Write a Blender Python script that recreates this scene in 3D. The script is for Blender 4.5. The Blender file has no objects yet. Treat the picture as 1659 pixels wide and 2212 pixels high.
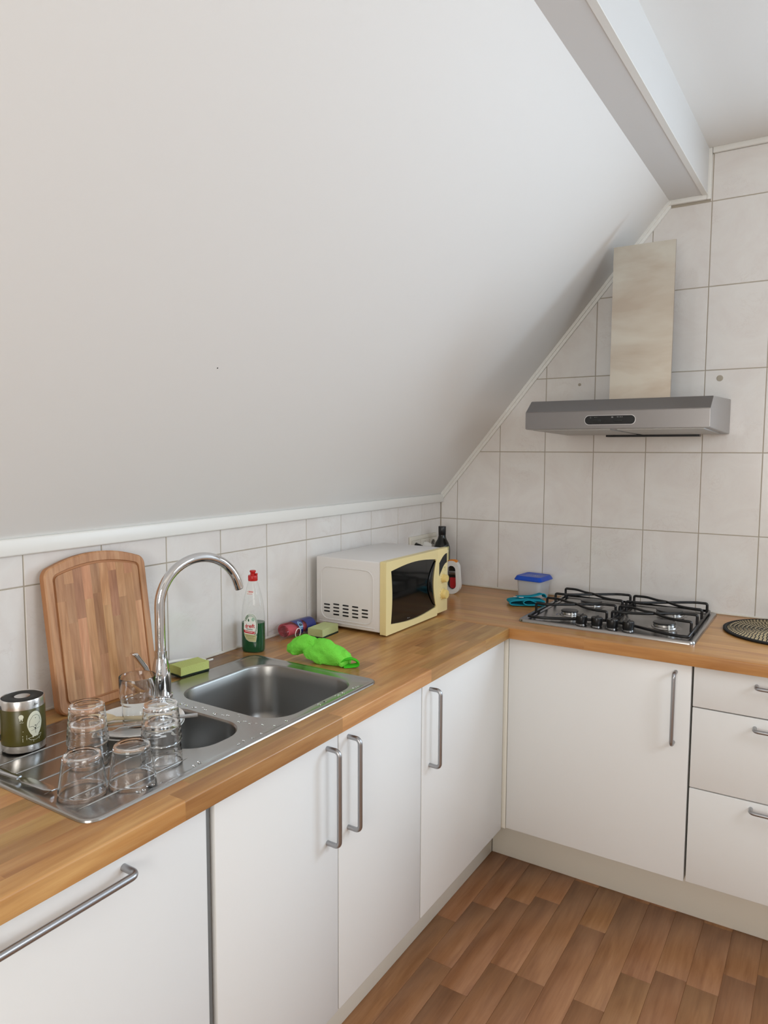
import bpy, bmesh, math, random
from mathutils import Vector, Matrix, noise

random.seed(7)
scene = bpy.context.scene
COL = scene.collection
PI = math.pi

# ------------------------------------------------------------------ camera
CAM = Vector((1.5106, -2.8681, 1.5235))
YAW, PITCH, ROLL, FPX = 0.5639, -0.0860, 0.0039, 1546.96
IW, IH = 1659, 2212
_fw = Vector((-math.sin(YAW) * math.cos(PITCH), math.cos(YAW) * math.cos(PITCH), math.sin(PITCH)))
_rt = Vector((math.cos(YAW), math.sin(YAW), 0))
_up = _rt.cross(_fw)
CR = _rt * math.cos(ROLL) + _up * math.sin(ROLL)
CU = -_rt * math.sin(ROLL) + _up * math.cos(ROLL)
cd = bpy.data.cameras.new('camera')
cd.sensor_fit = 'HORIZONTAL'
cd.sensor_width = 36.0
cd.lens = FPX * 36.0 / IW
cd.clip_start = 0.02
cam = bpy.data.objects.new('camera', cd)
COL.objects.link(cam)
M = Matrix((CR, CU, -_fw)).transposed().to_4x4()
M.translation = CAM
cam.matrix_world = M
scene.camera = cam


def at(u, v, ax, val):
    """photo pixel -> point on the plane ax = val (metres)"""
    d = CR * ((u - IW / 2) / FPX) - CU * ((v - IH / 2) / FPX) + _fw
    i = 'xyz'.index(ax)
    return CAM + d * ((val - CAM[i]) / d[i])


# ------------------------------------------------------------------ world, daylight, exposure
W = bpy.data.worlds.new('sky')
scene.world = W
W.use_nodes = True
W.node_tree.nodes['Background'].inputs[0].default_value = (0.75, 0.86, 1.0, 1)
W.node_tree.nodes['Background'].inputs[1].default_value = 2.0


def area(name, loc, rot, sx, sy, power, color):
    l = bpy.data.lights.new(name, 'AREA')
    l.shape = 'RECTANGLE'
    l.size, l.size_y = sx, sy
    l.energy = power
    l.color = color
    o = bpy.data.objects.new(name, l)
    COL.objects.link(o)
    o.location = loc
    o.rotation_euler = rot
    return o


# daylight entering through the window beside the hob (right of the frame) and the window behind the camera
WX0, WX1, WZ0, WZ1 = 1.74, 2.74, 1.04, 2.14
area('window_daylight', ((WX0 + WX1) / 2, 0.035, (WZ0 + WZ1) / 2), (-PI / 2, 0, 0), WX1 - WX0 - .1, WZ1 - WZ0 - .1, 27, (0.66, 0.83, 1.0))
BX0, BX1, BZ0, BZ1 = 1.02, 2.22, 0.95, 2.05
area('window_daylight_back', ((BX0 + BX1) / 2, -4.335, (BZ0 + BZ1) / 2), (PI / 2, 0, 0), BX1 - BX0 - .1, BZ1 - BZ0 - .1, 27, (1.0, 0.95, 0.86))
# added lamp in an unseen roof opening opposite, brightens the sloped ceiling evenly
RY0, RY1, RX0, RX1 = -2.1, -1.2, 2.66, 3.16
OPA = math.atan2(1.35, 1.1)            # pitch of the opposite slope
area('added_roof_light', ((RX0 + RX1) / 2 + .02, (RY0 + RY1) / 2, 2.60 - ((RX0 + RX1) / 2 - 2.4) * 1.35 / 1.1 + .02), (0, OPA, 0), (RX1 - RX0) / math.cos(OPA) - .1, RY1 - RY0 - .1, 14, (0.80, 0.90, 1.0))

scene.view_settings.view_transform = 'Standard'
scene.view_settings.look = 'None'
scene.view_settings.gamma = 1.0
scene.view_settings.use_curve_mapping = False
scene.view_settings.exposure = 0.0


# ------------------------------------------------------------------ materials
def srgb(r, g, b):
    f = lambda c: (c / 255 / 12.92) if c <= 10 else ((c / 255 + .055) / 1.055) ** 2.4
    return (f(r), f(g), f(b), 1)


def setin(n, key, val):
    if key in n.inputs:
        n.inputs[key].default_value = val


def mat(name, col, rough=.5, metal=0., spec=.5, trans=0., ior=1.45, bump=None, alpha=1., coat=0., sub=0.):
    m = bpy.data.materials.new(name)
    m.use_nodes = True
    nt = m.node_tree
    b = nt.nodes['Principled BSDF']
    setin(b, 'Base Color', col)
    setin(b, 'Roughness', rough)
    setin(b, 'Metallic', metal)
    setin(b, 'Specular IOR Level', spec)
    setin(b, 'Transmission Weight', trans)
    setin(b, 'IOR', ior)
    setin(b, 'Alpha', alpha)
    setin(b, 'Coat Weight', coat)
    if bump:
        sc, st, dist = bump
        tc = nt.nodes.new('ShaderNodeTexCoord')
        nz = nt.nodes.new('ShaderNodeTexNoise')
        nz.inputs['Scale'].default_value = sc
        nz.inputs['Detail'].default_value = 4
        bp = nt.nodes.new('ShaderNodeBump')
        bp.inputs['Strength'].default_value = st
        bp.inputs['Distance'].default_value = dist
        nt.links.new(tc.outputs['Object'], nz.inputs['Vector'])
        nt.links.new(nz.outputs['Fac'], bp.inputs['Height'])
        nt.links.new(bp.outputs['Normal'], b.inputs['Normal'])
    return m


def noise_chain(nt, scale_vec, scale, detail=5, rough=.6, distort=0., rand=True):
    tc = nt.nodes.new('ShaderNodeTexCoord')
    mp = nt.nodes.new('ShaderNodeMapping')
    mp.inputs['Scale'].default_value = scale_vec
    nt.links.new(tc.outputs['Object'], mp.inputs['Vector'])
    vec = mp.outputs['Vector']
    if rand:
        oi = nt.nodes.new('ShaderNodeObjectInfo')
        ml = nt.nodes.new('ShaderNodeMath'); ml.operation = 'MULTIPLY'; ml.inputs[1].default_value = 37.0
        nt.links.new(oi.outputs['Random'], ml.inputs[0])
        ad = nt.nodes.new('ShaderNodeVectorMath'); ad.operation = 'ADD'
        nt.links.new(vec, ad.inputs[0]); nt.links.new(ml.outputs[0], ad.inputs[1])
        vec = ad.outputs[0]
    nz = nt.nodes.new('ShaderNodeTexNoise')
    nz.inputs['Scale'].default_value = scale
    nz.inputs['Detail'].default_value = detail
    nz.inputs['Roughness'].default_value = rough
    nz.inputs['Distortion'].default_value = distort
    nt.links.new(vec, nz.inputs['Vector'])
    return nz


def ramp(nt, src, stops):
    r = nt.nodes.new('ShaderNodeValToRGB')
    e = r.color_ramp.elements
    while len(e) < len(stops):
        e.new(.5)
    for i, (p, c) in enumerate(stops):
        e[i].position = p
        e[i].color = c
    nt.links.new(src, r.inputs['Fac'])
    return r.outputs['Color']


def mixc(nt, a, b, fac, mode='MIX'):
    m = nt.nodes.new('ShaderNodeMix')
    m.data_type = 'RGBA'
    m.blend_type = mode
    for sock, v in ((m.inputs[0], fac), (m.inputs[6], a), (m.inputs[7], b)):
        if hasattr(v, 'links'):
            nt.links.new(v, sock)
        else:
            sock.default_value = v
    return m.outputs[2]


def wood(name, c_dark, c_mid, c_light, axis, rough=.4, vary=.35, grain=1.0, coat=0., huevar=.012, fig=.5):
    """grain runs along axis; each piece takes its own tone from its object random"""
    m = bpy.data.materials.new(name)
    m.use_nodes = True
    nt = m.node_tree
    b = nt.nodes['Principled BSDF']
    sv = [1., 1., 1.]
    sv['xyz'.index(axis)] = .06
    n1 = noise_chain(nt, sv, 90 * grain, 6, .65, .3)
    sv2 = [1., 1., 1.]
    sv2['xyz'.index(axis)] = .16
    n2 = noise_chain(nt, sv2, 17 * grain, 3, .5, 1.2)
    c1 = ramp(nt, n1.outputs['Fac'], [(.30, c_dark), (.52, c_mid), (.72, c_light)])
    c2 = ramp(nt, n2.outputs['Fac'], [(.32, c_dark), (.5, c_mid), (.68, c_light)])
    c = mixc(nt, c1, c2, fig)
    oi = nt.nodes.new('ShaderNodeObjectInfo')
    mr = nt.nodes.new('ShaderNodeMapRange')
    mr.inputs['To Min'].default_value = 1 - vary
    mr.inputs['To Max'].default_value = 1 + vary * .55
    nt.links.new(oi.outputs['Random'], mr.inputs['Value'])
    hs = nt.nodes.new('ShaderNodeHueSaturation')
    nt.links.new(c, hs.inputs['Color'])
    nt.links.new(mr.outputs['Result'], hs.inputs['Value'])
    fr = nt.nodes.new('ShaderNodeMath'); fr.operation = 'MULTIPLY'; fr.inputs[1].default_value = 13.7
    nt.links.new(oi.outputs['Random'], fr.inputs[0])
    fr2 = nt.nodes.new('ShaderNodeMath'); fr2.operation = 'FRACT'
    nt.links.new(fr.outputs[0], fr2.inputs[0])
    mh = nt.nodes.new('ShaderNodeMapRange')
    mh.inputs['To Min'].default_value = .5 - huevar
    mh.inputs['To Max'].default_value = .5 + huevar
    nt.links.new(fr2.outputs[0], mh.inputs['Value'])
    nt.links.new(mh.outputs['Result'], hs.inputs['Hue'])
    nt.links.new(hs.outputs['Color'], b.inputs['Base Color'])
    b.inputs['Roughness'].default_value = rough
    setin(b, 'Coat Weight', coat)
    setin(b, 'Coat Roughness', .25)
    bp = nt.nodes.new('ShaderNodeBump')
    bp.inputs['Strength'].default_value = .08
    bp.inputs['Distance'].default_value = .001
    nt.links.new(n1.outputs['Fac'], bp.inputs['Height'])
    nt.links.new(bp.outputs['Normal'], b.inputs['Normal'])
    return m


def steel(name, col, rough=.3, axis='x', amt=.08, aniso=0.):
    m = bpy.data.materials.new(name)
    m.use_nodes = True
    nt = m.node_tree
    b = nt.nodes['Principled BSDF']
    setin(b, 'Base Color', col)
    setin(b, 'Metallic', 1.)
    sv = [1., 1., 1.]
    sv['xyz'.index(axis)] = .02
    nz = noise_chain(nt, sv, 400, 3, .6, 0., False)
    mr = nt.nodes.new('ShaderNodeMapRange')
    mr.inputs['To Min'].default_value = rough - amt
    mr.inputs['To Max'].default_value = rough + amt
    nt.links.new(nz.outputs['Fac'], mr.inputs['Value'])
    nt.links.new(mr.outputs['Result'], b.inputs['Roughness'])
    bp = nt.nodes.new('ShaderNodeBump')
    bp.inputs['Strength'].default_value = .012
    bp.inputs['Distance'].default_value = .0002
    nt.links.new(nz.outputs['Fac'], bp.inputs['Height'])
    nt.links.new(bp.outputs['Normal'], b.inputs['Normal'])
    return m


def tile_mat():
    m = bpy.data.materials.new('glazed_tile')
    m.use_nodes = True
    nt = m.node_tree
    b = nt.nodes['Principled BSDF']
    n1 = noise_chain(nt, (1, 1, 1), 5.0, 6, .62, 1.6)
    n2 = noise_chain(nt, (1, 1, 1), 9.0, 8, .7, 2.5)
    c1 = ramp(nt, n1.outputs['Fac'], [(.35, srgb(226, 220, 215)), (.6, srgb(231, 227, 222)), (.75, srgb(233, 230, 226))])
    c2 = ramp(nt, n2.outputs['Fac'], [(.485, (1, 1, 1, 1)), (.5, (.80, .74, .71, 1)), (.515, (1, 1, 1, 1))])
    n3 = noise_chain(nt, (1, 1, 1), 6.0, 3, .5)
    msk = ramp(nt, n3.outputs['Fac'], [(.5, (0, 0, 0, 1)), (.68, (.55, .55, .55, 1))])
    c = mixc(nt, c1, c2, msk, 'MULTIPLY')
    nt.links.new(c, b.inputs['Base Color'])
    b.inputs['Roughness'].default_value = .13
    nb = noise_chain(nt, (1, 1, 1), 7, 2, .5)
    bp = nt.nodes.new('ShaderNodeBump')
    bp.inputs['Strength'].default_value = .12
    bp.inputs['Distance'].default_value = .004
    nt.links.new(nb.outputs['Fac'], bp.inputs['Height'])
    nt.links.new(bp.outputs['Normal'], b.inputs['Normal'])
    return m


def plank_floor_mat():
    m = wood('floor_boards_far', srgb(140, 96, 64), srgb(168, 120, 82), srgb(186, 140, 100), 'y', .38, .0)
    nt = m.node_tree
    b = nt.nodes['Principled BSDF']
    tc = nt.nodes.new('ShaderNodeTexCoord')
    mp = nt.nodes.new('ShaderNodeMapping')
    mp.inputs['Rotation'].default_value = (0, 0, PI / 2)
    br = nt.nodes.new('ShaderNodeTexBrick')
    br.inputs['Scale'].default_value = 1
    br.inputs['Brick Width'].default_value = .42
    br.inputs['Row Height'].default_value = .085
    br.inputs['Mortar Size'].default_value = .001
    br.inputs['Color1'].default_value = (.8, .8, .8, 1)
    br.inputs['Color2'].default_value = (1.1, 1.1, 1.1, 1)
    br.inputs['Mortar'].default_value = (.5, .5, .5, 1)
    nt.links.new(tc.outputs['Object'], mp.inputs['Vector'])
    nt.links.new(mp.outputs['Vector'], br.inputs['Vector'])
    old = b.inputs['Base Color'].links[0].from_socket
    nt.links.new(mixc(nt, old, br.outputs['Color'], 1., 'MULTIPLY'), b.inputs['Base Color'])
    return m


def clear_film(name, tint=(1, 1, 1, 1), ior=1.4, gloss_rough=.03, haze=0.):
    m = bpy.data.materials.new(name)
    m.use_nodes = True
    nt = m.node_tree
    nt.nodes.clear()
    o = nt.nodes.new('ShaderNodeOutputMaterial')
    t = nt.nodes.new('ShaderNodeBsdfTransparent'); t.inputs[0].default_value = tint
    g = nt.nodes.new('ShaderNodeBsdfGlossy'); g.inputs['Roughness'].default_value = gloss_rough
    lw = nt.nodes.new('ShaderNodeLayerWeight'); lw.inputs['Blend'].default_value = .5
    pw = nt.nodes.new('ShaderNodeMath'); pw.operation = 'POWER'; pw.inputs[1].default_value = 4.0
    nt.links.new(lw.outputs['Facing'], pw.inputs[0])
    f = nt.nodes.new('ShaderNodeMath'); f.operation = 'MULTIPLY_ADD'
    f.inputs[1].default_value = .55; f.inputs[2].default_value = ((ior - 1) / (ior + 1)) ** 2
    nt.links.new(pw.outputs[0], f.inputs[0])
    mx = nt.nodes.new('ShaderNodeMixShader')
    nt.links.new(f.outputs[0], mx.inputs[0]); nt.links.new(t.outputs[0], mx.inputs[1]); nt.links.new(g.outputs[0], mx.inputs[2])
    out = mx.outputs[0]
    if haze:
        d = nt.nodes.new('ShaderNodeBsdfDiffuse'); d.inputs[0].default_value = (.9, .9, .9, 1)
        tl = nt.nodes.new('ShaderNodeBsdfTranslucent'); tl.inputs[0].default_value = (.9, .9, .9, 1)
        ms = nt.nodes.new('ShaderNodeMixShader'); ms.inputs[0].default_value = .4
        nt.links.new(d.outputs[0], ms.inputs[1]); nt.links.new(tl.outputs[0], ms.inputs[2])
        m2 = nt.nodes.new('ShaderNodeMixShader'); m2.inputs[0].default_value = haze
        nt.links.new(out, m2.inputs[1]); nt.links.new(ms.outputs[0], m2.inputs[2])
        out = m2.outputs[0]
    nt.links.new(out, o.inputs[0])
    return m


X = {}
X['paint'] = mat('white_emulsion', srgb(232, 230, 226), .55, spec=.3, bump=(220, .06, .001))
X['beam'] = mat('white_gloss_paint', srgb(222, 221, 219), .4, bump=(30, .05, .002))
X['trim'] = mat('trim_paint', srgb(236, 234, 228), .35)
X['tile'] = tile_mat()
X['grout'] = mat('grout', srgb(176, 166, 150), .85, bump=(300, .2, .001))
X['silicone'] = mat('silicone', srgb(222, 216, 204), .4)
X['front'] = mat('white_melamine', srgb(236, 235, 232), .33, bump=(500, .03, .0005))
X['carcass'] = mat('carcass_white', srgb(222, 220, 212), .5)
X['gapgrey'] = mat('grey_edge', srgb(120, 120, 118), .5)
X['plinth'] = mat('plinth_white', srgb(238, 233, 220), .42)
X['handle'] = steel('brushed_handle', (.42, .42, .43, 1), .36, 'z', .05)
X['handle_y'] = steel('brushed_handle_long', (.42, .42, .43, 1), .36, 'y', .05)
X['work_y'] = wood('beech_worktop', srgb(154, 104, 56), srgb(188, 138, 80), srgb(208, 165, 106), 'y', .34, .24, .8, huevar=.008)
X['work_x'] = wood('beech_worktop_hob', srgb(162, 106, 54), srgb(190, 135, 74), srgb(205, 154, 93), 'x', .28, .13, .8, huevar=.005)
X['board'] = wood('chopping_board', srgb(158, 108, 72), srgb(194, 140, 98), srgb(212, 166, 124), 'y', .55, .26, 1.6, huevar=.008)
X['groove'] = mat('board_groove', srgb(180, 126, 84), .6, bump=(150, .1, .001))
X['plank'] = wood('floor_planks', srgb(134, 90, 58), srgb(160, 113, 76), srgb(176, 130, 91), 'y', .36, .06, 1.0, huevar=.004, fig=.5)
X['floor_far'] = plank_floor_mat()
X['sink'] = steel('sink_steel', (.44, .43, .415, 1), .25, 'y', .04)
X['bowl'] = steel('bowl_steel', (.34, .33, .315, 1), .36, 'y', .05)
X['chrome'] = mat('chrome', (.72, .72, .73, 1), .06, 1.)
X['steel_d'] = mat('cutlery_steel', (.55, .55, .55, 1), .16, 1.)
X['glass'] = mat('clear_glass', (1, 1, 1, 1), 0., trans=1., ior=1.40)
X['china'] = mat('white_china', srgb(236, 234, 230), .15)
X['black'] = mat('black_plastic', srgb(20, 20, 21), .3)
X['rubber'] = mat('black_rubber', srgb(28, 29, 28), .6)
X['enamel'] = mat('black_enamel', srgb(17, 17, 18), .28, bump=(260, .12, .001))
X['olive'] = mat('olive_enamel', srgb(76, 70, 24), .28)
X['mugsteel'] = steel('mug_steel', (.62, .6, .58, 1), .24, 'z', .05)
X['cream'] = mat('cream_print', srgb(226, 226, 206), .4)
X['print_dark'] = mat('dark_print', srgb(40, 40, 30), .5)
X['navy'] = mat('navy_plastic', srgb(24, 26, 40), .45)
X['hob'] = steel('hob_steel', (.36, .35, .34, 1), .25, 'x', .04)
X['hood'] = steel('hood_steel', (.27, .255, .25, 1), .33, 'x', .05)
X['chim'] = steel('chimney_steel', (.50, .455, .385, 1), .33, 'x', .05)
X['filter'] = mat('filter_mesh', (.42, .41, .39, 1), .45, .8, bump=(900, .5, .001))
X['mw_white'] = mat('microwave_white', srgb(226, 222, 219), .3)
X['mw_yel'] = mat('yellowed_plastic', srgb(231, 213, 156), .35)
X['mw_yel2'] = mat('yellowed_knob', srgb(226, 200, 128), .35)
X['mw_glass'] = mat('black_glass', srgb(9, 9, 9), .1, coat=.2)
X['foam'] = mat('green_foam', srgb(190, 198, 140), .9, bump=(420, .8, .002))
X['foam2'] = mat('yellow_green_foam', srgb(198, 206, 122), .9, bump=(420, .8, .002))
X['scour'] = mat('scouring_pad', srgb(38, 52, 36), .95, bump=(700, 1., .002))
X['lime'] = mat('lime_towel', srgb(134, 238, 84), .95, spec=.1, bump=(420, 1., .004))
X['lime_hem'] = mat('lime_hem', srgb(70, 186, 40), .9, spec=.1, bump=(500, .6, .002))
X['teal'] = mat('teal_microfibre', srgb(36, 150, 172), .95, spec=.1, bump=(500, .8, .002))
X['teal_hem'] = mat('teal_hem', srgb(44, 150, 172), .9, spec=.1)
X['pink'] = mat('pink_cloth', srgb(244, 112, 126), .95, spec=.1, bump=(500, .8, .002))
X['blue_lbl'] = mat('blue_paper', srgb(24, 40, 120), .4)
X['lightblue'] = mat('light_blue_print', srgb(140, 182, 214), .5)
X['white_pl'] = mat('white_plastic', srgb(234, 232, 226), .3)
X['socket'] = mat('socket_plastic', srgb(222, 216, 202), .35)
X['recess'] = mat('socket_recess', srgb(196, 188, 174), .4)
X['blue_lid'] = mat('blue_lid', srgb(16, 72, 180), .32)
X['tub'] = clear_film('frosted_tub', (.97, .97, .97, 1), 1.4, .25, .62)
X['film'] = clear_film('cellophane', (.99, .985, .99, 1), 1.35, .08, .02)
X['thin_glass'] = mat('thin_clear_glass', (.98, .99, .985, 1), 0., trans=1., ior=1.22, coat=.6)
X['pet'] = clear_film('clear_bottle', (.985, .99, .985, 1), 1.3, .03, .02)
X['liquid'] = mat('green_soap', srgb(6, 84, 42), .12, trans=.3, ior=1.35)
X['red'] = mat('red_plastic', srgb(196, 36, 34), .32)
X['red_ink'] = mat('red_ink', srgb(200, 30, 44), .5)
X['green_ink'] = mat('green_ink', srgb(14, 92, 52), .5)
X['mint'] = mat('mint_ink', srgb(196, 226, 206), .5)
X['label_w'] = mat('label_white', srgb(240, 240, 232), .45)
X['label_k'] = mat('label_khaki', srgb(196, 190, 140), .5)
X['olive_txt'] = mat('olive_text', srgb(120, 130, 60), .5)
X['bottle'] = mat('dark_bottle', srgb(14, 17, 12), .12)
X['orange'] = mat('orange_plastic', srgb(222, 132, 30), .4)
X['redjar'] = mat('red_contents', srgb(190, 42, 48), .3)
X['darkwin'] = mat('dark_window', srgb(48, 44, 38), .2)
X['straw'] = mat('seagrass', srgb(192, 170, 132), .8, bump=(500, .8, .002))
X['stitch'] = mat('black_stitch', srgb(26, 24, 22), .8)
X['woodspoon'] = mat('pale_wood', srgb(226, 206, 168), .6)
X['stain'] = mat('brown_residue', srgb(140, 72, 34), .6)
X['dot'] = mat('dark_spot', srgb(60, 56, 52), .6)
X['pane'] = mat('window_glass', (1, 1, 1, 1), 0., trans=1., ior=1.45)
X['print_w'] = mat('white_print', srgb(220, 220, 220), .5)
X['drop'] = mat('water', (1, 1, 1, 1), 0., trans=1., ior=1.33)


def add_stain(m, centre, radii, tint, amount):
    """damp darkened patch of wood with a ragged outline"""
    nt = m.node_tree
    b = nt.nodes['Principled BSDF']
    g = nt.nodes.new('ShaderNodeNewGeometry')
    sb_ = nt.nodes.new('ShaderNodeVectorMath'); sb_.operation = 'SUBTRACT'; sb_.inputs[1].default_value = centre
    dv = nt.nodes.new('ShaderNodeVectorMath'); dv.operation = 'DIVIDE'; dv.inputs[1].default_value = radii
    ln = nt.nodes.new('ShaderNodeVectorMath'); ln.operation = 'LENGTH'
    nz = nt.nodes.new('ShaderNodeTexNoise'); nz.inputs['Scale'].default_value = 40; nz.inputs['Detail'].default_value = 6
    ad = nt.nodes.new('ShaderNodeMath'); ad.operation = 'ADD'
    nt.links.new(g.outputs['Position'], sb_.inputs[0]); nt.links.new(sb_.outputs[0], dv.inputs[0]); nt.links.new(dv.outputs[0], ln.inputs[0])
    nt.links.new(g.outputs['Position'], nz.inputs['Vector'])
    nt.links.new(ln.outputs['Value'], ad.inputs[0]); nt.links.new(nz.outputs['Fac'], ad.inputs[1])
    mr = nt.nodes.new('ShaderNodeMapRange')
    for k, v in (('From Min', 1.05), ('From Max', 1.5), ('To Min', amount), ('To Max', 0.)):
        mr.inputs[k].default_value = v
    nt.links.new(ad.outputs[0], mr.inputs['Value'])
    old = b.inputs['Base Color'].links[0].from_socket
    nt.links.new(mixc(nt, old, tint, mr.outputs['Result'], 'MULTIPLY'), b.inputs['Base Color'])


add_stain(X['work_y'], (.045, -1.47, .9244), (.085, .17, 1), (.42, .42, .42, 1), .9)
add_stain(X['work_y'], (.33, -1.02, .9244), (.035, .05, 1), (.72, .66, .6, 1), .8)


def painted_reflection(m, ca_, cb_, scale):
    """uneven brown tint painted into bare steel in place of a reflection"""
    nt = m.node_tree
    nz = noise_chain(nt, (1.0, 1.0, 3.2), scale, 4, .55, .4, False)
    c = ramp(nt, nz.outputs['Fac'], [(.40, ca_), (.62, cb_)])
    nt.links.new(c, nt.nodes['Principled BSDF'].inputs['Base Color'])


painted_reflection(X['chim'], (.54, .50, .43, 1), (.44, .37, .30, 1), 2.4)  # brown reflected band put into the chimney colour as noise


# ------------------------------------------------------------------ mesh helpers
def link(name, me, m, parent=None):
    o = bpy.data.objects.new(name, me)
    COL.objects.link(o)
    if m is not None:
        me.materials.clear()
        me.materials.append(X[m] if isinstance(m, str) else m)
    if parent is not None:
        o.parent = parent
    return o


def from_bm(name, bm, m, parent=None, smooth=False, recalc=True, angle=None):
    if recalc:
        bmesh.ops.recalc_face_normals(bm, faces=bm.faces[:])
    if smooth:
        for f in bm.faces:
            f.smooth = True
    if smooth and angle:
        ca = math.radians(angle)
        for e in bm.edges:
            if len(e.link_faces) == 2 and e.calc_face_angle(0) > ca:
                e.smooth = False
    me = bpy.data.meshes.new(name)
    bm.to_mesh(me)
    bm.free()
    return link(name, me, m, parent)


def bm_box(bm, x0, x1, y0, y1, z0, z1):
    v = [bm.verts.new(p) for p in ((x0, y0, z0), (x1, y0, z0), (x1, y1, z0), (x0, y1, z0), (x0, y0, z1), (x1, y0, z1), (x1, y1, z1), (x0, y1, z1))]
    for f in ((0, 3, 2, 1), (4, 5, 6, 7), (0, 1, 5, 4), (1, 2, 6, 5), (2, 3, 7, 6), (3, 0, 4, 7)):
        bm.faces.new([v[i] for i in f])
    return v


def box(name, x0, x1, y0, y1, z0, z1, m, parent=None, bev=0., seg=2, off=(0, 0, 0)):
    bm = bmesh.new()
    bm_box(bm, x0 - off[0], x1 - off[0], y0 - off[1], y1 - off[1], z0 - off[2], z1 - off[2])
    if bev:
        bmesh.ops.bevel(bm, geom=bm.edges[:], offset=bev, segments=seg, profile=.5, affect='EDGES')
    return from_bm(name, bm, m, parent, smooth=bool(bev), angle=50)


def bm_tube(bm, pts, r, seg=10, closed=False, caps=True, rfun=None):
    pts = [Vector(p) for p in pts]
    n = len(pts)
    rings = []
    prev = None
    for i, p in enumerate(pts):
        if closed:
            t = pts[(i + 1) % n] - pts[i - 1]
        else:
            t = pts[min(i + 1, n - 1)] - pts[max(i - 1, 0)]
        t.normalize()
        if prev is None:
            a = Vector((0, 0, 1)) if abs(t.z) < .9 else Vector((1, 0, 0))
            u = a.cross(t).normalized()
        else:
            u = prev - t * prev.dot(t)
            u.normalize()
        prev = u
        w = t.cross(u)
        rr = rfun(i / (n - 1)) if rfun else r
        rx, ry = rr if isinstance(rr, tuple) else (rr, rr)
        rings.append([bm.verts.new(p + u * (rx * math.cos(2 * PI * k / seg)) + w * (ry * math.sin(2 * PI * k / seg))) for k in range(seg)])
    m = n if closed else n - 1
    for i in range(m):
        a, b = rings[i], rings[(i + 1) % n]
        for k in range(seg):
            bm.faces.new((a[k], a[(k + 1) % seg], b[(k + 1) % seg], b[k]))
    if caps and not closed:
        bm.faces.new(rings[0][::-1])
        bm.faces.new(rings[-1])


def tube(name, pts, r, m, parent=None, seg=10, closed=False, rfun=None):
    bm = bmesh.new()
    bm_tube(bm, pts, r, seg, closed, True, rfun)
    return from_bm(name, bm, m, parent, True, angle=60)


def bm_lathe(bm, prof, seg=48, cx=0, cy=0, sx=1., sy=1., cap0=True, cap1=True):
    rings = []
    for r, z in prof:
        if r < 1e-6:
            rings.append([bm.verts.new((cx, cy, z))])
        else:
            rings.append([bm.verts.new((cx + sx * r * math.cos(2 * PI * k / seg), cy + sy * r * math.sin(2 * PI * k / seg), z)) for k in range(seg)])
    for a, b in zip(rings, rings[1:]):
        for k in range(seg):
            k2 = (k + 1) % seg
            if len(a) == 1 and len(b) == 1:
                continue
            if len(a) == 1:
                bm.faces.new((a[0], b[k2], b[k]))
            elif len(b) == 1:
                bm.faces.new((a[k], a[k2], b[0]))
            else:
                bm.faces.new((a[k], a[k2], b[k2], b[k]))
    if cap0 and len(rings[0]) > 1:
        bm.faces.new(rings[0][::-1])
    if cap1 and len(rings[-1]) > 1:
        bm.faces.new(rings[-1])


def lathe(name, prof, m, parent=None, seg=48, cx=0, cy=0, sx=1., sy=1., angle=45, cap0=True, cap1=True):
    bm = bmesh.new()
    bm_lathe(bm, prof, seg, cx, cy, sx, sy, cap0, cap1)
    return from_bm(name, bm, m, parent, True, angle=angle)


def bm_prism(bm, poly, fn, d0, d1):
    """poly of 2-D points mapped by fn(a, b, depth) to 3-D, closed solid between depths d0 and d1"""
    a = [bm.verts.new(fn(p[0], p[1], d0)) for p in poly]
    b = [bm.verts.new(fn(p[0], p[1], d1)) for p in poly]
    n = len(poly)
    bm.faces.new(a[::-1])
    bm.faces.new(b)
    for i in range(n):
        bm.faces.new((a[i], a[(i + 1) % n], b[(i + 1) % n], b[i]))


def prism(name, poly, fn, d0, d1, m, parent=None, bev=0., smooth=False):
    bm = bmesh.new()
    bm_prism(bm, poly, fn, d0, d1)
    if bev:
        bmesh.ops.recalc_face_normals(bm, faces=bm.faces[:])
        bmesh.ops.bevel(bm, geom=bm.edges[:], offset=bev, segments=2, profile=.5, affect='EDGES', clamp_overlap=True)
    return from_bm(name, bm, m, parent, smooth or bool(bev), angle=40)


XYZ = lambda a, b, d: (a, b, d)          # polygon in plan
YZ = lambda a, b, d: (d, a, b)           # polygon on a wall facing x
XZ = lambda a, b, d: (a, d, b)           # polygon on a wall facing y


def rrect(x0, x1, y0, y1, r, n=6):
    out = []
    for cx, cy, a0 in ((x1 - r, y1 - r, 0), (x0 + r, y1 - r, PI / 2), (x0 + r, y0 + r, PI), (x1 - r, y0 + r, 1.5 * PI)):
        for k in range(n + 1):
            a = a0 + k / n * PI / 2
            out.append((cx + r * math.cos(a), cy + r * math.sin(a)))
    return out


def clip(poly, a, b, c):
    """keep the side a*x + b*y <= c"""
    out = []
    n = len(poly)
    for i in range(n):
        p, q = poly[i], poly[(i + 1) % n]
        dp, dq = a * p[0] + b * p[1] - c, a * q[0] + b * q[1] - c
        if dp <= 0:
            out.append(p)
        if (dp < 0 < dq) or (dq < 0 < dp):
            t = dp / (dp - dq)
            out.append((p[0] + t * (q[0] - p[0]), p[1] + t * (q[1] - p[1])))
    res = []
    for p in out:
        if not res or (abs(p[0] - res[-1][0]) + abs(p[1] - res[-1][1])) > 1e-5:
            res.append(p)
    if len(res) > 1 and abs(res[0][0] - res[-1][0]) + abs(res[0][1] - res[-1][1]) < 1e-5:
        res.pop()
    return res


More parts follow.
